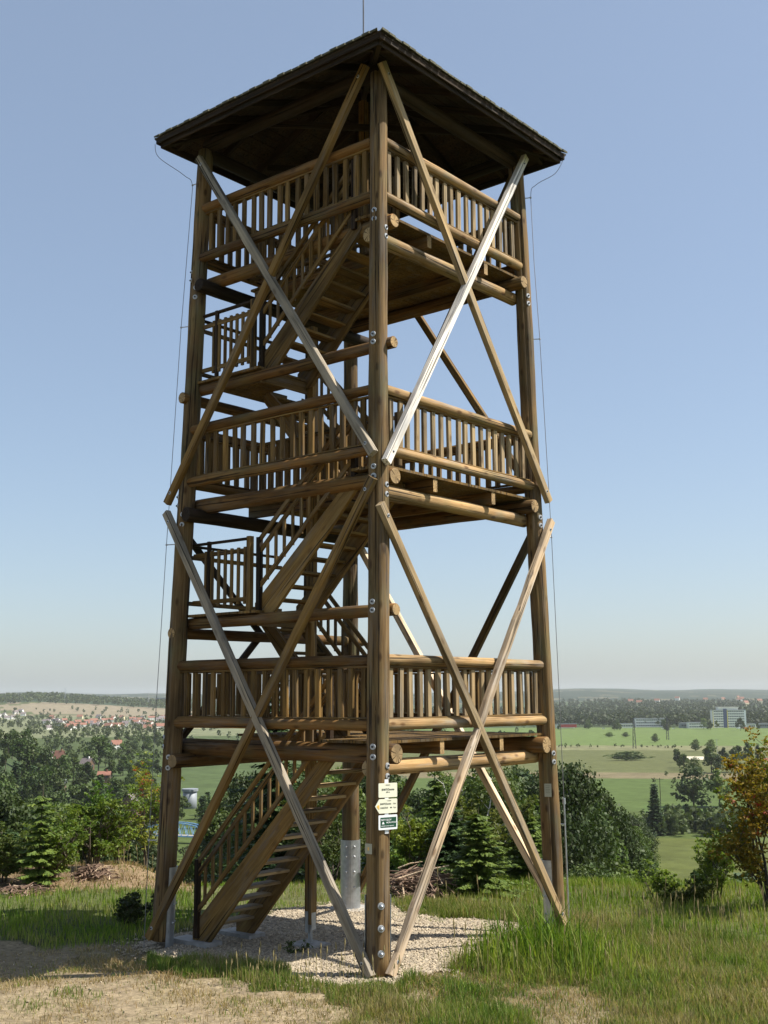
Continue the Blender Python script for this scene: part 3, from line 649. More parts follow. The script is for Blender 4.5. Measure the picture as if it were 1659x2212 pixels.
def lushness(x, y):
    """0 bare .. 1 tall lush grass, near the tower"""
    px, d = pxd(x, y); n = fbm(x*.9, y*.9, 11)
    g = np.full(np.shape(x), .55)
    right = np.clip((px-900)/250, 0, 1)
    g = np.where((d > 17.5) & (px > 950), .95, g)
    mx, my = MOUND; mm = np.exp(-(((x-mx)**2+(y-my)**2)/1.5**2)); g = np.maximum(g, mm*1.25*(mm > .1))
    dry = ((d < 16.6) & (px > 780)); g = np.where(dry, .14+.6*np.clip((n-.36+.16*np.clip((px-1230)/100, 0, 1))*4, 0, 1), g)
    band = (y > -1.6) & (y < -.4) & (x < .9); g = np.where(band, .35+.5*n, g)
    g = np.where((px < 420) & (d > 19.6) & (d < 25.5), .8, g); g = np.where((px < 420) & (d >= 25.5), .3*(n > .5), g)
    g = np.where((px < 330) & (d <= 19.6) & ~inpath(x, y), .22*n, g)
    g = np.where(inpath(x, y), .03+.3*np.clip((n-.5)*6, 0, 1), g)
    g = np.where(inpad(x, y), .16*(fbm(x*2.5, y*2.5, 77) > .62)*((x > -.4) | (y < -.2) | (y > 4)), g)
    return g
_m = hit(1175, 2085); MOUND = (_m.x, _m.y)
nd_, ang = 470, np.concatenate([np.linspace(-180, -24, 60)[:-1], np.linspace(-24, 24, 640), np.linspace(24, 180, 60)[1:]])
rings = np.concatenate([np.array([.5, 2, 4, 6, 8, 10, 11.5]), 12.5*np.exp(np.linspace(0, math.log(13000/12.5), nd_))])
A_, R_ = np.meshgrid(np.radians(ang), rings); gx = CAM[0]+R_*np.cos(YAW-A_); gy = CAM[1]+R_*np.sin(YAW-A_)
gz = ground(gx, gy)
px_, d_ = pxd(gx, gy); n1 = fbm(gx/140., gy/140., 21); n2 = fbm(gx/14., gy/14., 22); n3 = fbm(gx*2.2, gy*2.2, 23)
col = np.zeros(gx.shape+(3,))
def setc(mask, c, v=.2):
    col[mask] = (np.array(c)*(1-v+2*v*n2[..., None]))[mask]
setc(d_ > -1, (.07, .085, .03))
lu = lushness(gx, gy); near = d_ < 34
cn = DRY[None, None]*(1-np.clip(lu*1.6, 0, 1))[..., None] + OLIVE[None, None]*np.clip(lu*1.6, 0, 1)[..., None]
cn = cn*(.7+.6*n3[..., None]); col[near] = cn[near]
bw = near & (px_ < 420) & (d_ > 25.5); col[bw] = (np.array([.19, .135, .08])*(.6+.8*n3[..., None]))[bw]
dk = (px_ < 360) & (d_ <= 19.8) & (d_ > 15.5) & ~inpath(gx, gy); col[dk] = (np.array([.2, .165, .1])*(.65+.7*n3[..., None]))[dk]
mid = (d_ >= 34) & (d_ < 210); setc(mid, (.07, .08, .028))
R = px_ > 700
wob = 20*(n1-.5)
setc((d_ >= 210) & (d_ < 430), (.08, .092, .024)); 
def band(y0, y1, c, pmin=700, pmax=9999, v=.12):
    dd0, dd1 = 45.1/max(1e-4, (y1-1502)/2498.), 45.1/max(1e-4, (y0-1502)/2498.)
    setc((d_ > dd0*(1+.02*(n1-.5))) & (d_ <= dd1*(1+.02*(n1-.5))) & (px_ >= pmin) & (px_ < pmax), c, v)
band(1735, 1790, (.068, .092, .026)); band(1670, 1735, (.07, .1, .028)); band(1657, 1671, (.15, .125, .07), v=.3); band(1612, 1658, (.092, .1, .038)); band(1603, 1613, (.15, .15, .075), v=.4); band(1566, 1604, (.1, .14, .04), v=.12)
band(1722, 1740, (.065, .1, .028), 1380, 1560)
band(1540, 1566, (.05, .075, .03))
L_ = px_ <= 700
setc((px_ < 160) & (d_ > 330) & (d_ < 900), (.04, .06, .025), .3)
setc(L_ & (d_ >= 430) & (d_ < 1080) & (px_ > 120), (.06, .085, .03), .3); setc(L_ & (d_ >= 330) & (d_ < 560) & (px_ > 380), (.065, .09, .026), .15); setc(L_ & (d_ >= 830) & (d_ < 1440), (.06, .08, .028), .25)
setc(L_ & (d_ >= 1440) & (d_ < 2750), (.14, .15, .08), .4); setc(L_ & (d_ >= 2750) & (d_ < 3350) & (n1+.0004*(px_) > .5), (.2, .165, .11), .12)
setc(L_ & (d_ >= 3350), (.035, .055, .028), .3); setc((~L_) & (d_ >= 1720) & (d_ < 4500), (.05, .07, .03), .3)
setc((d_ >= 4500), (.028, .04, .028), .3); setc((d_ >= 4300) & (n1 > .7), (.12, .11, .07), .2)
nr, na = gx.shape; idx = np.arange(nr*na).reshape(nr, na)
quads = np.stack([idx[:-1, :-1], idx[:-1, 1:], idx[1:, 1:], idx[1:, :-1]], -1).reshape(-1, 4)[:, ::-1]
V = np.stack([gx, gy, gz], -1).reshape(-1, 3)
def ground_mat():
    m, n, N, Lk = new_mat('ground_cover'); a = N('Attribute', attribute_name='tint'); ge = N('NewGeometry')
    t = N('TexNoise', i_Scale=9., i_Detail=8., i_Roughness=.7); Lk(ge.outputs['Position'], t.inputs[0]); r = ramp(n, [(.3, (.55, .55, .55)), (.7, (1.45, 1.45, 1.45))]); Lk(t.outputs[0], r.inputs[0])
    t2 = N('TexNoise', i_Scale=.12, i_Detail=8., i_Roughness=.7); Lk(ge.outputs['Position'], t2.inputs[0]); r2 = ramp(n, [(.3, (.75, .75, .7)), (.7, (1.25, 1.25, 1.3))]); Lk(t2.outputs[0], r2.inputs[0])
    c = mix(n, 1., a.outputs['Color'], r.outputs[0], 'MULTIPLY'); c = mix(n, 1., c, r2.outputs[0], 'MULTIPLY')
    bs = N('BsdfPrincipled'); Lk(c, bs.inputs['Base Color']); bs.inputs['Roughness'].default_value = .95; bs.inputs['Specular IOR Level'].default_value = .1
    b = N('Bump'); b.inputs['Strength'].default_value = .6; b.inputs['Distance'].default_value = .04; Lk(t.outputs[0], b.inputs['Height']); Lk(b.outputs[0], bs.inputs['Normal'])
    o = N('OutputMaterial'); Lk(bs.outputs[0], o.inputs[0]); return m
M['ground'] = ground_mat()
g = link('ground', mesh_np('ground', V, quads, col=col.reshape(-1, 3), smooth=True), M['ground']); tag(g, kind='structure')
def sheet(name, x0, x1, y0, y1, step, test, lift, jit, colf, seed):
    r = np.random.default_rng(seed); xs = np.arange(x0, x1, step); ys = np.arange(y0, y1, step); X, Y = np.meshgrid(xs, ys)
    X = X+r.uniform(-.4, .4, X.shape)*step; Y = Y+r.uniform(-.4, .4, X.shape)*step
    Z = ground(X, Y)+lift+r.uniform(0, jit, X.shape)*r.uniform(0, 1, X.shape); n, k = X.shape; I = np.arange(n*k).reshape(n, k)
    ok = test(X, Y); edge = fbm(X*6, Y*6, seed+3)
    f = ok[:-1, :-1] & ok[1:, :-1] & ok[:-1, 1:] & ok[1:, 1:]
    q = np.stack([I[:-1, :-1], I[:-1, 1:], I[1:, 1:], I[1:, :-1]], -1)[f]
    o = link(name, mesh_np(name, np.stack([X, Y, Z], -1).reshape(-1, 3), q, col=colf(X, Y, r).reshape(-1, 3)), M['stone'] if name == 'gravel' else M['ground']); tag(o, kind='structure'); return o
def stonemat():
    m, n, N, Lk = new_mat('crushed_stone'); a = N('Attribute', attribute_name='tint'); bs = N('BsdfPrincipled'); Lk(a.outputs['Color'], bs.inputs['Base Color']); bs.inputs['Roughness'].default_value = .9; bs.inputs['Specular IOR Level'].default_value = .15
    o = N('OutputMaterial'); Lk(bs.outputs[0], o.inputs[0]); return m
M['stone'] = stonemat()
def gravcol(X, Y, r):
    b = np.array([.39, .325, .235]); v = r.uniform(.45, 1.25, X.shape)[..., None]; t = r.uniform(-.05, .05, X.shape)[..., None]
    dirty = np.clip((fbm(X*.9, Y*.9, 41)-.5)*3, 0, .6)[..., None]
    return np.clip((b+np.concatenate([t, t*.6, t*0], -1))*v*(1-dirty*.5), .03, .85)
sheet('gravel', -6.1, .9, -1.2, 5.3, .026, lambda x, y: inpad(x, y) & (fbm(x*3, y*3, 44) > .2), .006, .032, gravcol, 5)
def pathcol(X, Y, r):
    v = r.uniform(.8, 1.2, X.shape)[..., None]; n = fbm(X*1.5, Y*1.5, 51)[..., None]
    return (np.array([.235, .18, .118])*(1-n*.6)+np.array([.14, .12, .065])*n*.75)*v
sheet('path', -9, 2.2, -7.5, -1.0, .035, lambda x, y: inpath(x, y), .006, .012, pathcol, 6)

# ------------------------------------------------------------------ grass
def blades(name, n, area, hfun, cols, seed, wid=.006, accept=None, lean=.5, kind='stuff'):
    r = np.random.default_rng(seed); x0, x1, y0, y1 = area
    X = r.uniform(x0, x1, n); Y = r.uniform(y0, y1, n); px, d = pxd(X, Y)
    keep = (px > -220) & (px < 2150) & (d > 13.2)
    X, Y = X[keep], Y[keep]; h, dens = hfun(X, Y); k = r.uniform(0, 1, len(X)) < dens; X, Y, h = X[k], Y[k], h[k]
    n = len(X); clump = vnoise(X*5, Y*5, seed+1); h = h*(.55+.9*clump)*r.uniform(.6, 1.15, n)
    Z = ground(X, Y)-.01; a = r.uniform(0, 2*np.pi, n); ln = r.uniform(.1, 1, n)*lean*h; la = r.uniform(0, 2*np.pi, n)
    wx, wy = np.cos(a), np.sin(a); w = wid*(.6+.8*r.uniform(0, 1, n))*(1+h)
    lx, ly = np.cos(la)*ln, np.sin(la)*ln
    P0 = np.stack([X-wx*w, Y-wy*w, Z], -1); P1 = np.stack([X+wx*w, Y+wy*w, Z], -1)
    P2 = np.stack([X+wx*w*.8+lx*.35, Y+wy*w*.8+ly*.35, Z+h*.6], -1); P3 = np.stack([X-wx*w*.8+lx*.35, Y-wy*w*.8+ly*.35, Z+h*.6], -1)
    P4 = np.stack([X+lx, Y+ly, Z+h*(1-.12*lean)], -1)
    V = np.stack([P0, P1, P2, P3, P4], 1).reshape(-1, 3); b = np.arange(n)*5
    q = np.stack([b, b+1, b+2, b+3], -1); t = np.stack([b+3, b+2, b+4], -1)
    cols = np.array(cols); px, d = pxd(X, Y); pn = fbm(X*.8, Y*.8, 61)-.35*np.exp(-(((X-MOUND[0])**2+(Y-MOUND[1])**2)/1.6**2))-.3*np.clip(lushness(X, Y)-.75, 0, .6)-.12*(px < 430); dryf = cols.shape[0]
    ci = np.clip((pn+r.normal(0, .18, n))*dryf, 0, dryf-1).astype(int); c = cols[ci]*r.uniform(.7, 1.3, n)[:, None]
    o = link(name, mesh_np(name, V, q, t, col=np.repeat(c, 5, 0)), M['grass']); tag(o, kind=kind); return o
M['grass'] = leafmat('grass_blade', (1.08, 1.08, 1.0), 0, .4, .6)
def h_lush(x, y):
    l = lushness(x, y); px, d = pxd(x, y); h = .05+.24*np.clip(l-.3, 0, 1)
    mm = np.exp(-(((x-MOUND[0])**2+(y-MOUND[1])**2)/1.5**2)); h = h+.5*mm
    h = np.where((px > 1250) & (d > 17.5), h*.95, h)
    return h, np.clip(l*1.4-.12, 0, 1)*(d < 34)*np.clip((40-d)/20, .4, 1)
G = [(.085, .15, .016), (.125, .2, .022), (.165, .22, .03), (.21, .24, .05), (.25, .24, .09), (.3, .25, .13)]
g = blades('grass', 420000, (-28, 13, -9, 27), h_lush, G, 71, .0055); g['label'] = 'green meadow grass round the tower'
def h_front(x, y):
    l = lushness(x, y); px, d = pxd(x, y); return .05+.2*np.clip(l, 0, 1), np.clip(l*1.6, 0, 1)
blades('grass', 170000, (-4, 6, -5.5, 6), h_front, [(.08, .14, .025), (.12, .18, .035), (.17, .2, .05), (.26, .22, .11), (.32, .26, .14)], 72, .004)
def h_dry(x, y):
    l = lushness(x, y); px, d = pxd(x, y); return .045+.09*fbm(x*2, y*2, 5), np.where(inpad(x, y), 0, np.where(inpath(x, y), .12+.45*(fbm(x*1.3, y*1.3, 8) > .52), .6)*(d < 19.5))
D = [(.24, .165, .085), (.31, .225, .12), (.35, .27, .16), (.2, .15, .07), (.14, .16, .05)]
blades('dry_grass', 210000, (-7, 6, -6.5, 6), h_dry, D, 73, .0035, lean=1.2)
def h_brown(x, y):
    px, d = pxd(x, y); return .12+0*x, ((px < 430) & (d > 25) & (d < 33))*.8
blades('dry_grass', 90000, (-28, -2, -4, 24), h_brown, [(.17, .115, .06), (.25, .175, .1), (.29, .21, .125), (.12, .15, .04), (.1, .16, .03)], 74, .008, lean=1.3)
def pebbles(n, seed):
    r = np.random.default_rng(seed); X = r.uniform(-6.5, 2.5, n); Y = r.uniform(-5.5, 5.3, n); ip = inpad(X, Y); e = inpad(X+.35, Y+.2) | inpad(X-.35, Y-.25) | inpad(X, Y-.4) | inpad(X, Y+.4); pt = inpath(X, Y)
    k = (ip & (r.uniform(0, 1, n) < .5)) | (e & (r.uniform(0, 1, n) < .35)) | (pt & (r.uniform(0, 1, n) < .014)); X, Y = X[k], Y[k]; n = len(X); s = r.uniform(.006, .021, n)*np.where(r.uniform(0, 1, n) > .93, 1.7, 1)
    o = np.array([(1, 0, 0), (-1, 0, 0), (0, 1, 0), (0, -1, 0), (0, 0, .7), (0, 0, -.7)]); V = np.stack([X, Y, ground(X, Y)+.02], -1)[:, None, :]+(o[None]+r.uniform(-.35, .35, (n, 6, 3)))*s[:, None, None]
    f = np.array([(0, 2, 4), (2, 1, 4), (1, 3, 4), (3, 0, 4), (2, 0, 5), (1, 2, 5), (3, 1, 5), (0, 3, 5)]); T = (np.arange(n)[:, None, None]*6+f[None]).reshape(-1, 3)
    c = np.array([.44, .365, .265])*r.uniform(.5, 1.25, n)[:, None]; tag(link('pebbles', mesh_np('pebbles', V.reshape(-1, 3), None, T, col=np.repeat(c, 6, 0)), M['stone']), kind='stuff')
pebbles(60000, 91)
# taller stalks with seed heads, and broad weeds at the gravel edge
def stalks(pts, seed):
    r = random.Random(seed); b = MB(); hd = MB()
    for (x, y, h) in pts:
        z = float(ground(x, y)); dx, dy = r.uniform(-.1, .1)*h, r.uniform(-.1, .1)*h
        b.tube([(x, y, z), (x+dx*.4, y+dy*.4, z+h*.6), (x+dx, y+dy, z+h)], [.0035, .003, .002], 3, False)
        b.tube([(x+dx*.8, y+dy*.8, z+h*.8), (x+dx, y+dy, z+h*.9), (x+dx*1.1, y+dy*1.1, z+h*1.04)], [.004, .011, .003], 4)
    return b
pts = []
for _ in range(170):
    p = hit(random.uniform(860, 1659), random.uniform(1960, 2120)); 
    if not inpad(p.x, p.y): pts.append((p.x, p.y, random.uniform(.35, .75)))
for _ in range(60):
    p = hit(random.uniform(480, 860), random.uniform(2095, 2150)); pts.append((p.x, p.y, random.uniform(.2, .45)))
for _ in range(60):
    p = hit(random.uniform(0, 330), random.uniform(1850, 1900)); pts.append((p.x, p.y, random.uniform(.3, .7)))
M['straw'] = leafmat('straw', (.34, .28, .13), .3, .2, .7, False)
tag(stalks(pts, 3).build('grass_stalks', M['straw'], None), kind='stuff')['label'] = 'straw coloured grass stalks with seed heads'

# ------------------------------------------------------------------ plants
def quads_at(Cn, U, W_):                        # centres, half vectors
    V = np.stack([Cn-U-W_, Cn+U-W_, Cn+U+W_, Cn-U+W_], 1).reshape(-1, 3); b = np.arange(len(Cn))*4
    return V, np.stack([b, b+1, b+2, b+3], -1)
def rnd_dir(r, n): v = r.normal(size=(n, 3)); return v/np.linalg.norm(v, axis=1)[:, None]
def crown_mesh(name, seed, H, Wd, n, leaf, lobes=14, base=.18, taper=.0, tint=((.8, 1, .8), (1.2, 1.15, 1)), gap=.25):
    r = np.random.default_rng(seed); L = []
    for k in range(lobes):
        u = r.uniform(0, 1); z = H*(base+(1-base)*(.12+.8*u)); prof = math.sin(math.pi*(.12+.8*u)**(.75))**.7 if not taper else (1-u)**.8*taper+.12
        a = r.uniform(0, 6.28); rr = Wd/2*prof*r.uniform(.25, .72); L.append((rr*math.cos(a), rr*math.sin(a), z, Wd*r.uniform(.15, .27)*(.6+.4*prof), r.uniform(.75, 1.25)))
    L = np.array(L); wgt = L[:, 3]**2; k = r.choice(len(L), n, p=wgt/wgt.sum()); dr = rnd_dir(r, n); dr[:, 2] = dr[:, 2]*.9+.12
    rad_ = L[k, 3]*r.uniform(.2, 1, n)**(1/2.2)
    Cn = L[k, :3]+dr*rad_[:, None]*np.array([1, 1, .8])
    # ragged fringe: drop leaves in holes
    h = vnoise(Cn[:, 0]*1.6/leaf*.25+Cn[:, 2]*.9, Cn[:, 1]*1.6/leaf*.25-Cn[:, 2]*.7, seed); keep = h > gap; Cn, dr, k = Cn[keep], dr[keep], k[keep]; n = len(Cn)
    nn = dr*.6+rnd_dir(r, n)*.8+np.array([0, 0, .3]); nn /= np.linalg.norm(nn, axis=1)[:, None]
    U = np.cross(nn, rnd_dir(r, n)); U /= np.linalg.norm(U, axis=1)[:, None]; W2 = np.cross(nn, U); s = leaf*r.uniform(.5, 1.2, n)[:, None]
    V, q = quads_at(Cn, U*s*.5, W2*s*.36); t0, t1 = np.array(tint[0]), np.array(tint[1]); f = np.clip((L[k, 4]-.75)*1.4+r.uniform(-.3, .3, n), 0, 1)[:, None]
    return mesh_np(name, V, q, col=np.repeat(t0*(1-f)+t1*f, 4, 0)), L
def conifer_mesh(name, seed, H, Wd, rows, per, leaf, tint=((.8, .9, .8), (1.15, 1.2, 1)), droop=.25, dens=7):
    r = np.random.default_rng(seed); Cs, Us, Ws = [], [], []
    for i in range(rows):
        u = ((i+r.uniform(0, .6))/rows)*(.9 if H < 4 else 1); z = H*(.06+.92*u); Lr = Wd/2*(1-u)**.85*r.uniform(.8, 1.15)+.03*Wd
        for j in range(per if u < .8 else max(3, per-3)):
            a = 6.283*j/per+r.uniform(-.3, .3)+i; l = Lr*r.uniform(.45, 1.2); m = max(3, int(dens*l/(Wd/2))+2); t = np.linspace(.12, 1, m)
            ca, sa = math.cos(a), math.sin(a); x, y = ca*l*t, sa*l*t; zz = z-droop*l*t**1.3+.12*l*t**3
            for sgn in (-1, 1, 0):
                sp = leaf*(1.25-t*.8)*r.uniform(.7, 1.2, m); off = sgn*sp*.5
                Cs.append(np.stack([x-sa*off, y+ca*off, zz+r.uniform(-.02, .02, m)*H*.3], -1))
                dx = np.stack([ca*np.ones(m)*.8-sa*sgn*.6, sa*np.ones(m)*.8+ca*sgn*.6, -.25+r.uniform(-.3, .3, m)], -1); dx /= np.linalg.norm(dx, axis=1)[:, None]
                nz = rnd_dir(r, m)*.5+np.array([0, 0, 1.]); wv = np.cross(dx, nz); wv /= np.linalg.norm(wv, axis=1)[:, None]
                Us.append(dx*sp[:, None]*.62); Ws.append(wv*sp[:, None]*.2)
    Cn, U, W2 = np.concatenate(Cs), np.concatenate(Us), np.concatenate(Ws); V, q = quads_at(Cn, U, W2)
    f = r.uniform(0, 1, len(Cn))[:, None]; return mesh_np(name, V, q, col=np.repeat(np.array(tint[0])*(1-f)+np.array(tint[1])*f, 4, 0))
M['leaf'] = leafmat('leaf', (.085, .112, .024), .8, .3); M['leaf_dark'] = leafmat('leaf_dark', (.052, .072, .018), .8, .22); M['leaf_mid'] = leafmat('leaf_mid', (.1, .14, .03), .5, .35); M['leaf_light'] = leafmat('leaf_light', (.14, .2, .035), .4, .4)
M['needle'] = leafmat('needle', (.045, .075, .028), .4, .15); M['needle_light'] = leafmat('needle_light', (.125, .165, .038), .3, .25); M['needle_blue'] = leafmat('needle_blue', (.09, .12, .11), .2, .1)
M['rowan'] = leafmat('rowan_leaf', (.16, .17, .03), .1, .45); M['berry'] = plain('red_berry', (.5, .05, .02), .4, 0, .2)
M['bark'] = wood('bark', (.06, .045, .03), (.1, .08, .055), (.15, .12, .09), knots=.2); M['birchbark'] = plain('birch_bark', (.5, .48, .44), .8, 0, .5, 5)
def trunk_mesh(seed, H, r0, lobes=None, name='trunk'):
    r = random.Random(seed); b = MB(); pts = [(0, 0, -.4)]; x = y = 0
    for i in range(6): x += r.uniform(-.02, .02)*H*.3; y += r.uniform(-.02, .02)*H*.3; pts.append((x, y, H*.85*(i+1)/6))
    b.tube(pts, [r0*(1-.14*i) for i in range(7)], 8, False)
    if lobes is not None:
        for l in list(lobes)[:9]:
            z = l[2]*r.uniform(.35, .6); k = min(5, int(z/(H*.85)*6)); s = pts[k+1]; b.tube([s, ((s[0]+l[0])/2, (s[1]+l[1])/2, (s[2]+l[2])/2+.05*H), (l[0], l[1], l[2])], [r0*.4, r0*.28, r0*.1], 5, False)
    return b.mesh(name)
PROTO = {}
def proto(key, fn):
    if key not in PROTO: PROTO[key] = fn()
    return PROTO[key]
def broad(seed, H, Wd, n=1500, leaf=.75, **k):
    def f(): c, L = crown_mesh('crown', seed, H, Wd, n, leaf, **k); return c, trunk_mesh(seed, H, H*.022, L)
    return proto(('b', seed), f)
def conif(seed, H, Wd, rows=15, per=8, leaf=1.1, **k):
    return proto(('c', seed), lambda: (conifer_mesh('crown', seed, H, Wd, rows, per, leaf, **k), trunk_mesh(seed, H, H*.016)))
def plant(name, pr, loc, label, cat, group=None, scale=1., mat='leaf', bark='bark', sx=None, crown='crown'):
    c, t = pr; rz = random.uniform(0, 6.28); e = empty(name, loc, label, cat, group, rz, scale)
    if sx: e.scale = (scale*sx, scale*sx, scale)
    for nm, me, m in ((crown, c, mat), ('trunk', t, bark)):
        o = bpy.data.objects.new(nm, me); C.objects.link(o); o.parent = e
        if not me.materials: me.materials.append(M[m])
        if me.materials[0] != M[m]: o.material_slots[0].link = 'OBJECT'; o.material_slots[0].material = M[m]
    return e
B = [broad(101+i, 10, [8.5, 7, 10, 6][i], 1700, .62, lobes=[16, 14, 18, 14][i], base=.1) for i in range(4)]
CF = [conif(201, 10, 4.4), conif(202, 10, 3.6, 17)]
BN = [broad(131+i, 10, [8, 6.6, 9, 5.4][i], 24000, .175, lobes=[26, 22, 30, 22][i], base=.04) for i in range(4)]
CN = [conif(231, 10, 4.4, 30, 11, .62, dens=13), conif(232, 10, 3.6, 32, 10, .55, dens=13)]
POP = broad(110, 10, 3.6, 1300, .5, lobes=16, base=.08)
def scatter(n, p0, p1, d0, d1, h0, h1, label, group, seed, mats=('leaf', 'leaf_dark'), con=.2, ytop=None, rows=True):
    r = random.Random(seed)
    for i in range(n):
        px = p0+(p1-p0)*((i*.618+r.uniform(0, .25)) % 1); d = d0*(d1/d0)**r.random(); p = at(px, d); h = r.uniform(h0, h1)
        if ytop:                                    # crown tops follow the treeline of the photo
            yt = np.interp(px, [a for a, b_ in ytop], [b_ for a, b_ in ytop])+r.uniform(0, 26)
            v = ray(px, yt); zt_ = CAM[2]+v[2]/math.hypot(v[0], v[1])*d; h = zt_-p.z
            if h < h0*.6: continue
            h = min(h, h1)
        p.z -= .3
        BB, CC = (BN, CN) if d < 420 else (B, CF)
        if r.random() < con: plant('conifer', r.choice(CC), p, label[1], 'tree', group[1], h/10, 'needle', sx=r.uniform(.85, 1.15)/max(1, (h/13)))
        else: plant('tree', r.choice(BB), p, label[0], 'tree', group[0], h/10, r.choice(mats), sx=r.uniform(.8, 1.15)/max(1., (h/15)))
LB_ = ('broadleaved tree in the wood below the hill behind the tower', 'dark pointed conifer in the wood below the hill behind the tower')
LGp = ('broadleaved trees below the hill', 'conifers below the hill')
scatter(50, -60, 128, 420, 740, 11, 18, ('dark round tree on the wooded hill at the left edge', 'dark conifer on the wooded hill at the left edge'), ('trees on the left wooded hill', 'conifers on the left wooded hill'), 1, con=.12, mats=('leaf_dark',))
scatter(26, -40, 150, 90, 330, 9, 20, ('broadleaved tree on the slope at the left behind the young spruce', 'conifer on the slope at the left behind the young spruce'), ('trees on the left slope', 'conifers on the left slope'), 2, ytop=[(-40, 1680), (60, 1710), (150, 1740)], con=0, mats=('leaf_dark', 'leaf'))
scatter(20, 130, 285, 100, 300, 6, 20, ('bushy tree on the slope left of the tower, above the blue bridge', 'conifer on the slope left of the tower, above the blue bridge'), ('trees above the blue bridge', 'conifers above the blue bridge'), 3, ytop=[(130, 1725), (240, 1745), (345, 1735)], con=.08)
scatter(16, 285, 480, 415, 470, 8, 12, ('leafy tree right behind the blue truss bridge', 'conifer right behind the blue truss bridge'), ('trees behind the bridge', 'conifers behind the bridge'), 31, con=.05)
scatter(46, 120, 345, 420, 830, 8, 15, ('small tree among the cottages in the valley', 'small conifer among the cottages in the valley'), ('trees among the cottages', 'conifers among the cottages'), 4, con=.08, mats=('leaf_dark',))
scatter(26, 480, 830, 90, 340, 6, 22, LB_, LGp, 5, ytop=[(480, 1730), (560, 1650), (700, 1640), (830, 1650)], con=.08)
scatter(26, 860, 1215, 80, 300, 6, 24, ('broadleaved tree in the wood seen between the near and right posts', 'conifer in the wood seen between the near and right posts'), ('trees seen between the posts', 'conifers seen between the posts'), 6, ytop=[(860, 1700), (940, 1700), (990, 1650), (1100, 1650), (1215, 1650)], con=.08, mats=('leaf_dark', 'leaf'))
scatter(25, 1180, 1310, 120, 260, 5, 24, ('tree in the dense wood right of the tower', 'conifer in the dense wood right of the tower'), ('trees right of the tower', 'conifers right of the tower'), 7, ytop=[(1200, 1700), (1260, 1722), (1310, 1690), (1370, 1720), (1400, 1760), (1425, 1800)], con=.1, mats=('leaf_dark', 'leaf', 'leaf', 'leaf_mid'))
scatter(26, 1385, 1600, 395, 440, 5, 8.5, ('tree in the dark hedge line behind the meadow', 'conifer in the dark hedge line behind the meadow'), ('trees behind the meadow', 'conifers behind the meadow'), 8, con=.25, mats=('leaf_dark',))
scatter(18, 1430, 1760, 700, 830, 9, 16, ('tree in the far row across the field on the right', 'conifer in the far row across the field on the right'), ('trees in the far row', 'conifers in the far row'), 9, con=.05, mats=('leaf_dark', 'leaf'))
scatter(22, 1190, 1700, 1560, 1700, 9, 17, ('tree along the road in front of the far white buildings', 'conifer along the road in front of the far white buildings'), ('trees along the far road', 'conifers along the far road'), 10, con=.1)
scatter(14, 240, 350, 830, 1400, 8, 13, ('tree among the green plots before the village', 'conifer among the green plots before the village'), ('trees among the green plots', 'conifers among the green plots'), 33, con=.05)
def one(name, pr, px, d, H, label, cat='tree', mat='leaf', sx=1., bark='bark', **k):
    p = at(px, d); p.z -= .1; return plant(name, pr, p, label, cat, None, H/10, mat, bark, sx, **k)
one('tree', B[0], 215, 760, 22, 'large dark round tree in the valley left of the tower', mat='leaf_dark', sx=1.0)
one('tree', B[2], 1485, 500, 16, 'big round solitary tree in the green fields on the right', mat='leaf_dark', sx=1.25)
one('tree', B[1], 1540, 505, 15, 'loose paler tree beside the big round solitary tree', mat='leaf', sx=1.0)
scatter(12, 1300, 1352, 190, 300, 10, 17, ('tree on the slope at the left side of the meadow', 'conifer on the slope at the left side of the meadow'), ('trees beside the meadow', 'conifers beside the meadow'), 35, con=.1)
one('tree', BN[3], 1262, 150, 17, 'sunlit yellow-green tree in the wood right of the tower', mat='leaf_light', sx=1.0)
one('conifer', CN[0], 1230, 140, 16, 'silvery blue spruce in the wood right of the tower', mat='needle_blue')
one('conifer', CN[0], 1402, 400, 17, 'tall dark pointed spruce rising from the hedge line behind the meadow', mat='needle')
one('tree', BN[1], 1308, 96, 10.5, 'soft olive birch at the near edge of the wood above the meadow', mat='leaf')
one('tree', BN[0], 1268, 92, 11, 'broad dull green tree just beyond the grass right of the right post', mat='leaf_dark')
one('tree', BN[1], 1397, 240, 6, 'small young tree standing on the meadow edge', mat='leaf', sx=.7)
one('tree', BN[3], 1374, 240, 4.5, 'smaller of two young trees on the meadow edge', mat='leaf_dark', sx=.8)
one('shrub', BN[2], 1520, 262, 9, 'dark round bush casting a shadow on the meadow', 'shrub', mat='leaf_dark', sx=1.0)
one('conifer', CN[1], 1482, 64, 8.0, 'dark young spruce beyond the grass on the right', mat='needle', sx=.6)
one('conifer', CN[0], 1580, 60, 8, 'spruce standing behind the berry tree on the right', mat='needle')
one('conifer', CN[0], 242, 330, 12, 'blue-grey spruce among the trees left of the tower', mat='needle_blue')
for px, d, Wd, Hh, lb in ((1345, 850, 44, 6, 'long dark bush island in the olive field'), (1310, 1330, 16, 5, 'small brown bush island in the bright green field'), (1345, 1330, 12, 5, 'second bush beside the small brown bush island'), (1408, 1180, 11, 8, 'dark bush by the far pylon'), (1527, 1000, 13, 9, 'round bush left of the pale pit in the field'), (1494, 1000, 12, 9, 'bush by the edge of the pale pit')):
    n = max(1, int(Wd/9))
    o = None
    p = at(px, d); e = plant('shrub', B[2], p, lb, 'shrub', None, Hh/10, 'leaf_dark' if n > 2 else 'leaf')
    a = YAW; e.rotation_euler = (0, 0, YAW-math.pi/2); e.scale = (Wd/10., .9, Hh/10)

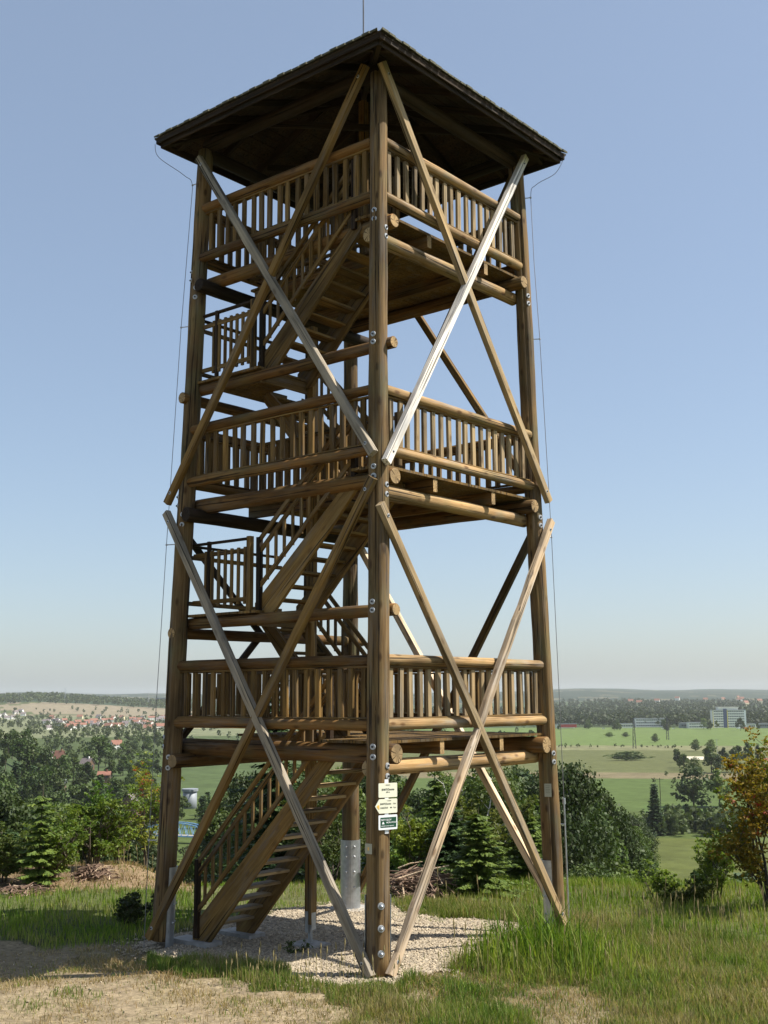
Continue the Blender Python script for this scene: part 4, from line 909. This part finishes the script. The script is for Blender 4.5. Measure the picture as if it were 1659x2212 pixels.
# near plants with fine leaves
def near_broad(seed, H, Wd, n, leaf, stems=5, tint=((.8, .9, .8), (1.3, 1.15, 1)), lean=.25, berries=0, per=5, open_=.5):
    r = np.random.default_rng(seed); rr = random.Random(seed); b = MB(); tips = []
    def grow(p, d, l, rad_, depth):
        pts = [p]; q = p.copy(); dd = d.copy()
        for i in range(4):
            dd = (dd+Vector((rr.uniform(-.2, .2), rr.uniform(-.2, .2), .08))).normalized(); q = q+dd*l/4; pts.append(q.copy())
        b.tube(pts, [rad_*(1-.17*i) for i in range(5)], 5, False)
        for i in (2, 3, 4): tips.append((pts[i], l*.3))
        if depth > 0:
            for k in range(rr.randint(3, 5)):
                i = rr.randint(1, 4); a = rr.uniform(0, 6.28); o = Vector((math.cos(a), math.sin(a), rr.uniform(.1, .8))).normalized()
                grow(pts[i], (dd*.5+o).normalized(), l*rr.uniform(.4, .62), rad_*.5, depth-1)
    for s in range(stems):
        a = rr.uniform(0, 6.28); d = Vector((math.cos(a)*lean, math.sin(a)*lean, 1)).normalized()
        grow(Vector((math.cos(a)*.04*stems*.3, math.sin(a)*.04*stems*.3, -.05)), d, H*rr.uniform(.45, .6), H*.009+.006, 2 if stems > 3 else 3)
    T = np.array([(*t[0], t[1]) for t in tips]); xy = np.abs(T[:, :2]).max(); T[:, :2] *= (Wd/2)/max(.01, np.percentile(np.hypot(T[:, 0], T[:, 1]), 92)); zm = T[:, 2].max(); 
    fx = (Wd/2)/max(.01, np.percentile([math.hypot(t[0][0], t[0][1]) for t in tips], 92)); fz = H*.97/zm; T[:, 2] *= fz
    b.v = [(x*(fx if z > .3 else 1), y*(fx if z > .3 else 1), z*fz) for x, y, z in b.v]
    k = r.integers(0, len(T), n//per); base = T[k, :3]+rnd_dir(r, n//per)*(T[k, 3]*open_)[:, None]
    sd = rnd_dir(r, n//per); sd[:, 2] = np.abs(sd[:, 2])*.4-.1
    Cn = (base[:, None, :]+sd[:, None, :]*(np.arange(per)[None, :, None]*leaf*.55)).reshape(-1, 3)+rnd_dir(r, n//per*per)*leaf*.35
    m = len(Cn); nn = rnd_dir(r, m)*.7+np.array([0, 0, .6]); nn /= np.linalg.norm(nn, axis=1)[:, None]; U = np.cross(nn, rnd_dir(r, m)); U /= np.linalg.norm(U, axis=1)[:, None]; W2 = np.cross(nn, U); s = leaf*r.uniform(.6, 1.2, m)[:, None]
    V, q = quads_at(Cn, U*s*.5, W2*s*.27); g_ = vnoise(Cn[:, 0]*1.8, Cn[:, 2]*1.8+Cn[:, 1], seed)[:, None]; f = np.clip(g_+r.uniform(-.35, .35, m)[:, None], 0, 1)
    me = mesh_np('crown', V, q, col=np.repeat(np.array(tint[0])*(1-f)+np.array(tint[1])*f, 4, 0)); tr = b.mesh('stems'); bm_ = None
    if berries:
        bb = MB(); hi = T[T[:, 2] > H*.4]
        for c in hi[r.integers(0, len(hi), berries)]:
            for j in range(14):
                o = np.array([rr.gauss(0, .035), rr.gauss(0, .035), rr.gauss(0, .02)])+c[:3]; s = .013
                bb.poly([o+np.array(v_)*s for v_ in ((1,0,0),(-1,0,0),(0,1,0),(0,-1,0),(0,0,1),(0,0,-1))], [(0,2,4),(2,1,4),(1,3,4),(3,0,4),(2,0,5),(1,2,5),(3,1,5),(0,3,5)])
        bm_ = bb.mesh('berries')
    return me, tr, bm_
def near(name, px, py, mdl, mat, label, cat, bark='bark', d=None, dz=0):
    p = hit(px, py) if d is None else at(px, d); p.z += dz; e = empty(name, p, label, cat); me, tr, be = mdl
    for nm, m_, k in (('leaves', me, mat), ('stems' if be is None else 'trunk', tr, bark), ('berries', be, 'berry')):
        if m_ is None: continue
        o = bpy.data.objects.new(nm, m_); C.objects.link(o); o.parent = e; m_.materials.append(M[k])
    return e
AUT = ((.6, 1.0, .8), (1.5, 1.1, .7))
near('rowan_tree', 1668, 1962, near_broad(301, 3.25, 2.2, 17000, .058, 6, ((.6, 1.0, .8), (1.75, 1.0, .7)), .2, 70, open_=.9), 'rowan', 'yellowing tree with red berries at the right edge', 'tree')
near('rowan_tree', 318, 1850, near_broad(302, 3.0, 1.1, 2600, .06, 3, ((.7, .9, .9), (1.7, 1.15, .9)), .1, 26, open_=.9), 'leaf_light', 'slender tree with orange berries and thin leaves left of the left post', 'tree', d=31.0)
near('leafy_shrub', 1548, 1945, near_broad(303, 1.35, .75, 2600, .055, 5, lean=.25), 'leaf_light', 'bright green leafy shrub beside the yellowing berry tree', 'shrub')
near('leafy_shrub', 1478, 1950, near_broad(304, .5, 1.1, 3200, .055, 8, lean=.5), 'leaf', 'low spreading leafy shrub at the grass edge on the right', 'shrub')
near('leafy_shrub', 1425, 1945, near_broad(314, .75, .7, 1500, .055, 6, lean=.4), 'leaf_light', 'yellow-green leafy shrub left of the low spreading shrub', 'shrub')
near('leafy_shrub', 205, 1868, near_broad(305, 2.0, 1.75, 9000, .06, 9, ((.6, .85, .8), (1.25, 1.1, .9)), .35), 'leaf_light', 'bushy willow shrub with small yellow-green leaves right of the young spruce', 'shrub', d=28.5)
near('leafy_shrub', 118, 1868, near_broad(316, 1.35, 1.3, 4200, .06, 8, ((.7, .9, .8), (1.2, 1.1, .9)), .5), 'leaf_light', 'light green shrub crowding round the young spruce', 'shrub', d=27.2)
near('leafy_shrub', 15, 1880, near_broad(306, 1.25, 1.5, 5000, .06, 8, lean=.5), 'leaf', 'leafy shrub at the left edge of the photo', 'shrub', d=27.5)
near('leafy_shrub', 268, 1868, near_broad(307, 1.0, .8, 1800, .055, 6, lean=.4), 'leaf_light', 'small shrub on the hill edge left of the blue bridge', 'shrub', d=30)
near('leafy_shrub', 290, 2000, near_broad(308, .55, .75, 2600, .05, 8, lean=.7), 'leaf_dark', 'dark low bush in the shade beside the left post', 'shrub')
near('birch_shrub', 1048, 1940, near_broad(309, 2.7, 2.1, 13000, .052, 5, ((.7, .85, .9), (1.5, 1.2, 1)), .2), 'leaf', 'feathery young birch behind the tower between the posts', 'tree', 'birchbark', d=27)
near('leafy_shrub', 875, 1940, near_broad(310, 2.3, 1.2, 5500, .06, 6, ((.7, .9, .9), (1.6, 1.3, .9)), .25), 'leaf_light', 'yellow-green bush just right of the near post', 'shrub', d=26.5)
near('leafy_shrub', 720, 1900, near_broad(311, 2.4, 2.2, 8000, .06, 8, lean=.35), 'leaf_dark', 'dark bush seen beneath the stairs behind the back post', 'shrub', d=28.5)
near('leafy_shrub', 640, 2060, near_broad(312, .22, .3, 300, .035, 5, lean=.7), 'leaf_dark', 'small dark weed on the gravel beneath the stairs', 'shrub')
def spruce(seed, H, Wd, rows, per, leaf, dens=16): return (conifer_mesh('crown', seed, H, Wd, rows, per, leaf, ((.7, .85, .8), (1.25, 1.25, .9)), .16, dens), trunk_mesh(seed, H*1.13, H*.013+.01), None)
def nspruce(px, d, H, Wd, mat, label, seed, rows=20, per=9):
    e = near('spruce', px, 0, spruce(seed, H, Wd, rows, per, .15 if H < 4 else .2), mat, label, 'tree', d=d); return e
nspruce(96, 26.5, 2.2, 1.35, 'needle_light', 'young light green spruce at the left with a long leader', 401, 12, 6)
nspruce(592, 29.5, 5.5, 2.9, 'needle', 'tall dark spruce directly behind the staircase', 402, 26, 10)
nspruce(1022, 24.5, 1.75, 1.7, 'needle_light', 'low bright spruce behind the gravel between the near and right posts', 403)
nspruce(938, 29, 2.9, 1.7, 'needle_light', 'slim spruce with bare leader right of the signs', 404)
nspruce(965, 26.5, 1.9, 1.9, 'needle', 'bushy spruce beside the brush pile', 405)
nspruce(1130, 27, 1.7, 1.5, 'needle_light', 'small spruce just left of the right post', 406)
nspruce(830, 33, 3.4, 2.2, 'needle', 'spruce hidden behind the near post', 407)
nspruce(30, 29, 1.0, 1.1, 'needle', 'dark little spruce left of the young light green spruce', 408)
# brush piles
def brush(px, py, W_, Hh, n, label, seed, d=None):
    r = random.Random(seed); p = hit(px, py) if d is None else at(px, d); b = MB(); w2 = MB()
    for i in range(n):
        a = r.uniform(0, 3.14); l = r.uniform(.25, .9)*W_*.6; c = Vector((r.gauss(0, W_*.22), r.gauss(0, W_*.22), 0)); c.z = max(0, Hh*(1-(c.length/(W_*.6))**2))*r.uniform(.1, 1)
        t = Vector((math.cos(a), math.sin(a), r.uniform(-.25, .35)))*l*.5; (w2 if i % 9 == 0 else b).tube([c-t, c+Vector((r.uniform(-.05, .05), r.uniform(-.05, .05), .04)), c+t], [r.uniform(.008, .02)]*2+[.004], 4, False)
    e = empty('brush_pile', p, label, 'brush pile'); o = bpy.data.objects.new('branches', b.mesh('branches')); C.objects.link(o); o.parent = e; o.data.materials.append(M['twig'])
    o = bpy.data.objects.new('pale_branches', w2.mesh('pale_branches')); C.objects.link(o); o.parent = e; o.data.materials.append(M['pale'])
M['twig'] = plain('dead_twig', (.17, .11, .075), .9, 0, .4, 6)
brush(215, 1866, .9, .26, 220, 'heap of dead brown branches on the hill edge at the left', 1, 27.5)
brush(905, 1935, 1.7, .5, 420, 'heap of dead branches with pale limbs right of the near post', 2, 24.6)
brush(60, 1880, 1.1, .14, 90, 'flat heap of cut branches below the young light green spruce', 3, 25.6)
for (px, py, L, rr_, lb) in ((905, 1885, 1.1, .022, 'pale dead limb lying across the brush pile'), (880, 1860, .5, .014, 'short pale stick poking from the brush pile')):
    p = at(px, 24.2); p.z += .45 if L > 1 else .6; b = MB(); dv = Vector((math.cos(YAW-1.57), math.sin(YAW-1.57), .25))*L*.5
    b.tube([-dv, Vector((0, 0, .03)), dv], [rr_, rr_*.9, rr_*.5], 6); o = b.build('dead_limb', M['pale']); o.location = p; tag(o, lb, 'branch')

# ------------------------------------------------------------------ far woods
def farwood(name, zones, seed, m, label):
    r = np.random.default_rng(seed); Cs = []; Ss = []
    for (p0, p1, d0, d1, n, h0, h1) in zones:
        px = r.uniform(p0, p1, n); d = d0*(d1/d0)**r.uniform(0, 1, n); a = YAW-np.arctan((px-829.5)/2530); x = CAM[0]+d*np.cos(a); y = CAM[1]+d*np.sin(a)
        keep = fbm(x/160, y/160, seed+9) > .3; x, y = x[keep], y[keep]; z = ground(x, y); h = r.uniform(h0, h1, len(x)); k = 26
        dr = rnd_dir(r, len(x)*k).reshape(-1, k, 3); rad_ = (h*.34)[:, None, None]
        c = np.stack([x, y, z+h*.58], -1)[:, None, :]+dr*rad_*np.array([1, 1, 1.25])*r.uniform(.4, 1, (len(x), k, 1)); Cs.append(c.reshape(-1, 3)); Ss.append(np.repeat(h*.17, k))
    Cn = np.concatenate(Cs); S = np.concatenate(Ss); n = len(Cn); nn = rnd_dir(r, n)+np.array([0, 0, .4]); U = np.cross(nn, rnd_dir(r, n)); U /= np.linalg.norm(U, axis=1)[:, None]; W2 = np.cross(U, nn/np.linalg.norm(nn, axis=1)[:, None])
    V, q = quads_at(Cn, U*S[:, None]*.6, W2*S[:, None]*.5); f = np.repeat(r.uniform(.7, 1.3, n//26), 26)[:, None]
    o = link(name, mesh_np(name, V, q, col=np.repeat(f*np.ones((1, 3)), 4, 0)), M[m]); tag(o, label, None, None, 'stuff'); return o
farwood('far_wood', [(1150, 1760, 1740, 2600, 1500, 12, 19), (1150, 1800, 2500, 4300, 1300, 12, 18), (380, 1200, 1750, 3200, 1300, 10, 17)], 81, 'leaf_dark', 'far wood behind the white buildings')
farwood('far_wood', [(-80, 420, 3250, 4700, 1500, 14, 20)], 82, 'leaf_dark', 'far wood on the ridge beyond the village')
farwood('village_greenery', [(60, 420, 1450, 2750, 520, 5, 10), (-60, 110, 1900, 3000, 120, 7, 12)], 83, 'leaf', 'garden trees among the village houses')
farwood('bushes', [(60, 345, 850, 1420, 90, 6, 11), (380, 1190, 1200, 1700, 24, 7, 12), (100, 350, 2760, 3050, 22, 8, 13), (280, 490, 318, 360, 60, 1.5, 3.2), (1200, 1500, 1040, 1075, 26, 2, 4), (1380, 1580, 560, 700, 10, 2, 4), (1375, 1620, 396, 432, 70, 5, 8)], 84, 'leaf_dark', 'low bushes and hedges along the field edges')

# ------------------------------------------------------------------ buildings
M['render'] = plain('white_render', (.78, .76, .7), .8, 0, .08, .6); M['creamr'] = plain('cream_render', (.7, .6, .38), .8, 0, .08, .6); M['tile'] = plain('red_tile', (.24, .11, .075), .85, 0, .2, 1.5)
M['tile2'] = plain('grey_tile', (.16, .13, .13), .85, 0, .2, 1.5); M['glass'] = plain('window_glass', (.05, .06, .08), .15, 0, .1); M['bluep'] = plain('blue_paint', (.045, .07, .17), .5); M['redp'] = plain('red_paint', (.5, .03, .03), .5)
M['brownwood'] = plain('cottage_boards', (.13, .08, .05), .8); M['tin'] = plain('grey_sheet', (.24, .26, .28), .6, .2); M['bridge'] = plain('light_blue_paint', (.22, .42, .68), .5); M['yel'] = plain('yellow_panel', (.75, .6, .12), .6)
def house(px, d, W_, D_, Hw, Hr, rz, wall, rf, label, group=None, name='village_house', lift=0, aframe=False):
    p = at(px, d); p.z += lift; e = reg(empty(name, p, label, 'house', group, YAW-math.pi/2+rz)); Mx = WM[e.name]
    b = MB(); a, c = W_/2, D_/2
    if not aframe: b.box((-a, -c, -2), (a, c, Hw))
    b.poly([(-a, -c+.05, Hw), (-a, c-.05, Hw), (-a, 0, Hw+Hr-.1), (a, -c+.05, Hw), (a, c-.05, Hw), (a, 0, Hw+Hr-.1)], [(0, 1, 2), (3, 5, 4)])
    w_ = b.build('wall', M[wall], e, M=Mx)
    b = MB(); o = .4
    for s in (-1, 1):
        P0 = [(-a-o, s*(c+o*.6), Hw-.25), (a+o, s*(c+o*.6), Hw-.25), (a+o, 0, Hw+Hr), (-a-o, 0, Hw+Hr)]
        b.poly(P0+[(x, y, z-.25) for x, y, z in P0], [(0, 1, 2, 3), (7, 6, 5, 4), (0, 4, 5, 1), (1, 5, 6, 2), (3, 2, 6, 7), (0, 3, 7, 4)])
    r_ = b.build('roof', M[rf], e, M=Mx)
    b = MB(); b.box((a*.3, -.4, Hw+Hr*.5), (a*.3+.7, .4, Hw+Hr+.9)); b.build('chimney', M['render'] if rf == 'tile2' else M['tile'], r_, M=Mx)
    b = MB(); n = max(1, int(W_/3))
    for k in range(n):
        x = -a+W_*(k+.5)/n
        for z in ([1.0] if Hw < 4 else [1.0, 3.6]): b.box((x-.5, -c-.03, z), (x+.5, -c+.02, z+1.3))
    for y in (-1.3, 1.3):
        b.box((-a-.03, y-.5, 1), (-a+.02, y+.5, 2.3)); b.box((a-.02, y-.5, 1), (a+.03, y+.5, 2.3))
    if Hw > 1.5: b.build('windows', M['glass'], w_, M=Mx)
    return e
rh = random.Random(5)
HL = {('render', 'tile'): 'small white village house with a red tiled roof beyond the left fields', ('render', 'tile2'): 'small white village house with a dark roof beyond the left fields', ('creamr', 'tile'): 'small cream village house with a red tiled roof beyond the left fields', ('creamr', 'tile2'): 'small cream village house with a dark roof beyond the left fields'}
for i in range(84):
    px = 100+(640-100)*((i*.618) % 1)*(.62 if i % 3 else 1); d = 1720*(2680/1720)**rh.random()
    wl = 'render' if rh.random() < .78 else 'creamr'; rf = 'tile' if rh.random() < .62 else 'tile2'
    house(px, d, rh.uniform(9, 15), rh.uniform(8, 10), rh.choice([3, 5, 5.5]), rh.uniform(3, 4.5), rh.uniform(-.9, .9), wl, rf, HL[(wl, rf)], 'village houses: '+HL[(wl, rf)][6:])
for i in range(9):
    house(-20+i*9+rh.uniform(-3, 3), rh.uniform(2600, 3000), 11, 9, 5, 3.5, rh.uniform(-1, 1), 'render', 'tile2', 'far white house with a dark roof near the left edge, below the ridge', 'far houses at the left edge')
for i in range(13):
    house(1190+rh.uniform(160, 520), rh.uniform(3300, 4600), 16, 10, 7, 6, rh.uniform(-1, 1), 'creamr' if i % 3 else 'render', 'tile', 'tiny red roofed house in the far settlement above the office block', 'houses of the far settlement', lift=7)
house(252, 1090, 9, 8, 4.5, 4, .5, 'render', 'tile', 'solitary white house with an orange-red roof among the green plots')
house(131, 800, 6.2, 7, 1.0, 6.5, -.3, 'brownwood', 'tile', 'steep dark red roofed cottage in the trees left of the tower', None, 'cottage', lift=3.5, aframe=True)
house(107, 810, 5, 5, 3, 2, .2, 'render', 'tile2', 'little pale hut left of the steep red roofed cottage', None, 'cottage', lift=5)
house(118, 640, 7, 6, 3, 2.6, .5, 'render', 'tile', 'cottage with a faded red roof half hidden by the young spruce leader', None, 'cottage', lift=3)
house(285, 420, 5.5, 6, 1.5, 4.2, 1.5, 'brownwood', 'tile2', 'brown gabled cottage with white barge boards left of the left post', None, 'cottage', lift=7)
house(190, 690, 6, 6, 3, 3, -.4, 'brownwood', 'tile2', 'brown cottage in front of the large dark round tree', None, 'cottage', lift=5)
house(228, 620, 6, 5, 2.6, 1.6, .1, 'brownwood', 'tile', 'low cottage with a flat orange-red roof', None, 'cottage', lift=4)
house(130, 520, 6, 5, 2.5, 1.4, .1, 'brownwood', 'tin', 'dark shed with a pale sheet roof below the cottages', None, 'cottage', lift=5)
# office block
def block(px, d, W_, D_, Hh, floors, label, name, wall='render', rz=0., bands=True, cat='building'):
    p = at(px, d); e = reg(empty(name, p, label, cat, None, YAW-math.pi/2+rz)); Mx = WM[e.name]; b = MB(); b.box((-W_/2, -D_/2, -3), (W_/2, D_/2, Hh)); w_ = b.build('wall', M[wall], e, M=Mx)
    b = MB(); b.box((-W_/2-.4, -D_/2-.4, Hh), (W_/2+.4, D_/2+.4, Hh+.7)); b.build('roof', M['tin'], e, M=Mx)
    if bands:
        fh = Hh/floors
        for k in range(floors):
            b = MB(); n = int(W_/3.2)
            for j in range(n): x = -W_/2+1+(W_-2)*j/n; b.box((x+.25, -D_/2-.08, k*fh+fh*.4), (x+(W_-2)/n-.25, -D_/2+.02, k*fh+fh*.74))
            b.build('window_row', M['glass'], w_, M=Mx)
    return e, Mx, w_
e, Mx, w_ = block(1568, 1720, 46, 14, 24, 7, 'tall white office block with blue stair tower and end wall on the right', 'office_block')
b = MB(); b.box((-8.5, -7.4, 0), (-3.5, -6.9, 26)); b.build('stair_tower', M['bluep'], e, M=Mx)
b = MB(); b.box((-3.5, -7.3, 0), (-2.3, -6.95, 24)); b.box((-23.4, -7.2, 0), (-22.6, -6.9, 24)); b.build('yellow_strip', M['yel'], e, M=Mx)
b = MB(); b.box((23.0, -6, 0), (23.3, 7, 25)); b.build('end_wall', M['bluep'], e, M=Mx)
b = MB(); b.box((20.6, -7.35, 0), (23.1, -7.0, 24.6)); b.build('end_strip', M['wht'], e, M=Mx)
b = MB(); b.box((-15, -5, 24.7), (13, 6, 28)); b.box((-16, -6, 28), (14, 6.6, 28.5)); b.build('penthouse', M['render'], e, M=Mx)
block(1400, 1750, 46, 14, 12, 3, 'long two storey white building left of the office block', 'long_building')
block(1506, 1690, 34, 12, 7.5, 2, 'low pale building just left of the office block', 'low_building', 'render')
block(1480, 1700, 22, 12, 6.5, 1, 'low grey annex behind the roadside trees', 'annex', 'tin')
block(1345, 1700, 22, 10, 5.5, 1, 'low white shed among the roadside trees', 'shed', 'render')
block(1617, 1690, 10, 8, 5.5, 1, 'small white pavilion at the foot of the office block', 'pavilion')
block(1650, 1700, 24, 10, 6, 1, 'grey hall at the right edge', 'hall', 'tin')
block(1216, 1700, 26, 10, 5, 1, 'low building with a red canopy beside the right post', 'filling_station', 'render')
e, Mx, w_ = block(1222, 1680, 24, 8, 1.2, 1, 'red canopy roof on posts beside the right post', 'canopy', 'redp', bands=False); e.location.z += 4.6
for k, (px, lb) in enumerate(((1590, 'white van parked by the office block'), (1603, 'red lorry parked by the office block'), (1299, 'white car on the road left of the long white building'), (1427, 'white car on the road before the long white building'), (1450, 'pale car on the road'),)):
    p = at(px, 1655); e = reg(empty('parked_vehicle', p, lb, 'vehicle', None, YAW-math.pi/2)); b = MB(); L = 6 if k < 2 else 4.4; h = 2.4 if k < 2 else .85
    b.poly([(-L/2, -1, .4), (L/2, -1, .4), (L/2, -1, h*.8), (L*.3, -1, h), (-L*.35, -1, h), (-L/2, -1, h*.75)]+[(-L/2, 1, .4), (L/2, 1, .4), (L/2, 1, h*.8), (L*.3, 1, h), (-L*.35, 1, h), (-L/2, 1, h*.75)], [(0, 1, 2, 3, 4, 5), (11, 10, 9, 8, 7, 6)]+[(i, 6+i, 6+(i+1) % 6, (i+1) % 6) for i in range(6)])
    b.build('body', M['redp' if k == 1 else 'wht'], e, M=WM[e.name]); b = MB()
    if k > 1: b.poly([(-1.6, -.9, .85), (1.3, -.9, .85), (.8, -.8, 1.45), (-1.1, -.8, 1.45), (-1.6, .9, .85), (1.3, .9, .85), (.8, .8, 1.45), (-1.1, .8, 1.45)], [(0, 1, 2, 3), (7, 6, 5, 4), (3, 2, 6, 7), (1, 5, 6, 2), (0, 3, 7, 4)]); b.build('cabin', M['glass'], e, M=WM[e.name])
    b = MB()
    for x in (-L*.32, L*.32):
        for y in (-1.02, .8): b.tube([(x, y, .4), (x, y+.22, .4)], .38, 12)
    b.build('wheels', M['nut'], e, M=WM[e.name])
# silo with sheds
p = at(412, 500); e = reg(empty('silo', p, 'grey metal silo with a wider rim above the blue bridge', 'silo')); Mx = WM[e.name]
b = MB(); b.tube([(0, 0, -2), (0, 0, 7)], 2.9, 28); b.build('tank', M['tin'], e, True, Mx); b = MB(); b.tube([(0, 0, 7), (0, 0, 8)], 3.4, 28); b.build('rim', M['tin'], e, M=Mx); b = MB(); b.bar((3.0, -1.2, 7.5), (4.6, -1.5, 7.5), 1, .7); b.build('gangway', M['tin'], e, M=Mx)
house(372, 505, 7, 6, 3.5, 1.2, .1, 'render', 'tin', 'white shed beside the grey silo', None, 'silo_shed', lift=1)
house(338, 500, 9, 6, 3, .8, .1, 'tin', 'tin', 'flat grey shed left of the left post, level with the silo', None, 'flat_shed', lift=2)
# blue truss bridge
A_b, B_b = at(306, 385), at(470, 372); z0 = max(A_b.z, B_b.z)+2.2; A_b.z = B_b.z = z0; e = reg(empty('truss_bridge', (A_b+B_b)/2, 'light blue steel truss footbridge with arched top chord, left of the staircase', 'bridge'))
dv = (B_b-A_b); Lb = dv.length; dv.normalize(); sd = Vector((-dv.y, dv.x, 0)); Mx = WM[e.name]; inv = Mx.inverted()
for s in (-1, 1):
    b = MB(); n = 12; o_ = sd*1.6*s
    def tp(t): return A_b+dv*Lb*t+o_+Vector((0, 0, .5+3.3*(1-(2*t-1)**2)**.8))
    def bt(t): return A_b+dv*Lb*t+o_+Vector((0, 0, -.2))
    for k in range(n):
        t0, t1 = k/n, (k+1)/n; b.bar(tp(t0), tp(t1), .28, .28); b.bar(bt(t0), bt(t1), .3, .3); b.bar(bt(t0), tp((t0+t1)/2), .12, .12); b.bar(tp((t0+t1)/2), bt(t1), .12, .12)
    b.v = [tuple(inv @ Vector(v)) for v in b.v]; b.build('truss', M['bridge'], e, M=Mx)
b = MB(); b.bar(A_b, B_b, 3.1, .2); b.v = [tuple(inv @ Vector(v)) for v in b.v]; b.build('deck', M['concrete'], e, M=Mx)
# pylons and poles
def pole(px, d, Hh, label, lattice=False, group=None):
    p = at(px, d); e = reg(empty('lattice_mast' if lattice else 'power_pole', p, label, 'mast' if lattice else 'pole', group, YAW-math.pi/2)); b = MB()
    if lattice:
        w0, w1 = Hh*.05, Hh*.015
        for sx, sy in ((-1, -1), (1, -1), (1, 1), (-1, 1)): b.bar((sx*w0, sy*w0, -1), (sx*w1, sy*w1, Hh), .22, .22)
        n = 9
        for k in range(n):
            a, c = k/n, (k+1)/n; wa, wc = w0+(w1-w0)*a, w0+(w1-w0)*c; s = 1 if k % 2 else -1
            for y in (-1, 1): b.bar((-s*wa, y*wa, a*Hh), (s*wc, y*wc, c*Hh), .13, .13)
            for x in (-1, 1): b.bar((x*wa, -s*wa, a*Hh), (x*wc, s*wc, c*Hh), .13, .13)
        b.build('mast', M['nut'] if d < 1500 else M['steel'], e, M=WM[e.name])
    else:
        b.tube([(0, 0, -1), (0, 0, Hh)], [.16, .11], 8); b.build('shaft', M['darkw'] if d < 700 else M['steel'], e, M=WM[e.name]); b = MB(); b.bar((-1.5, 0, Hh-.5), (1.5, 0, Hh-.5), .12, .12); b.build('crossarm', M['darkw'], e, M=WM[e.name])
pole(1364, 1040, 26, 'dark lattice mast standing in the fields right of the right post', True); pole(1436, 1250, 24, 'second dark lattice mast, above the green field edge', True)
pole(1415, 480, 13, 'wooden power pole with crossarm left of the round tree'); pole(1345, 175, 16, 'thin grey pole rising from the wood right of the tower'); pole(1541, 820, 16, 'thin pole before the far tree row')
pole(138, 3400, 40, 'pale mast on the far ridge, left one'.replace(', left one', ' above the village'), True); pole(318, 3300, 42, 'pale mast on the far ridge nearest the left post', True)
# pale pit in the field and farm track
p = at(1500, 885); b = MB(); n = 22
ptsl = [(38*math.cos(t)*(1+.12*math.sin(3*t)), 44*math.sin(t)*(1+.1*math.cos(2*t))) for t in [2*math.pi*i/n for i in range(n)]]
b.poly([(x*.42, y*.6, .25) for x, y in ptsl]+[(0, 0, 1.2)], [(i, (i+1) % n, n) for i in range(n)]); M['sand'] = plain('pale_sand', (.5, .45, .33), .95, 0, .15, .3); o = b.build('sand_heap', M['sand']); o.location = p; o.rotation_euler = (0, 0, YAW-math.pi/2); tag(o, 'pale sandy heap in the field left of the far tree row', 'sand heap')
# ------------------------------------------------------------------ air
HZ = 9000.
b = MB(); b.box((CAM[0]-HZ, CAM[1]-HZ, -110), (CAM[0]+HZ, CAM[1]+HZ, 90)); hz = b.build('haze', None); tag(hz, 'thin summer haze over the valley', None, None, 'stuff')
m, n, N, Lk = new_mat('haze_air'); pv = N('VolumePrincipled'); pv.inputs['Color'].default_value = (.93, .97, 1, 1); pv.inputs['Density'].default_value = HAZE = 5e-5; pv.inputs['Anisotropy'].default_value = .2
o = N('OutputMaterial'); Lk(pv.outputs[0], o.inputs['Volume']); hz.data.materials.append(m)
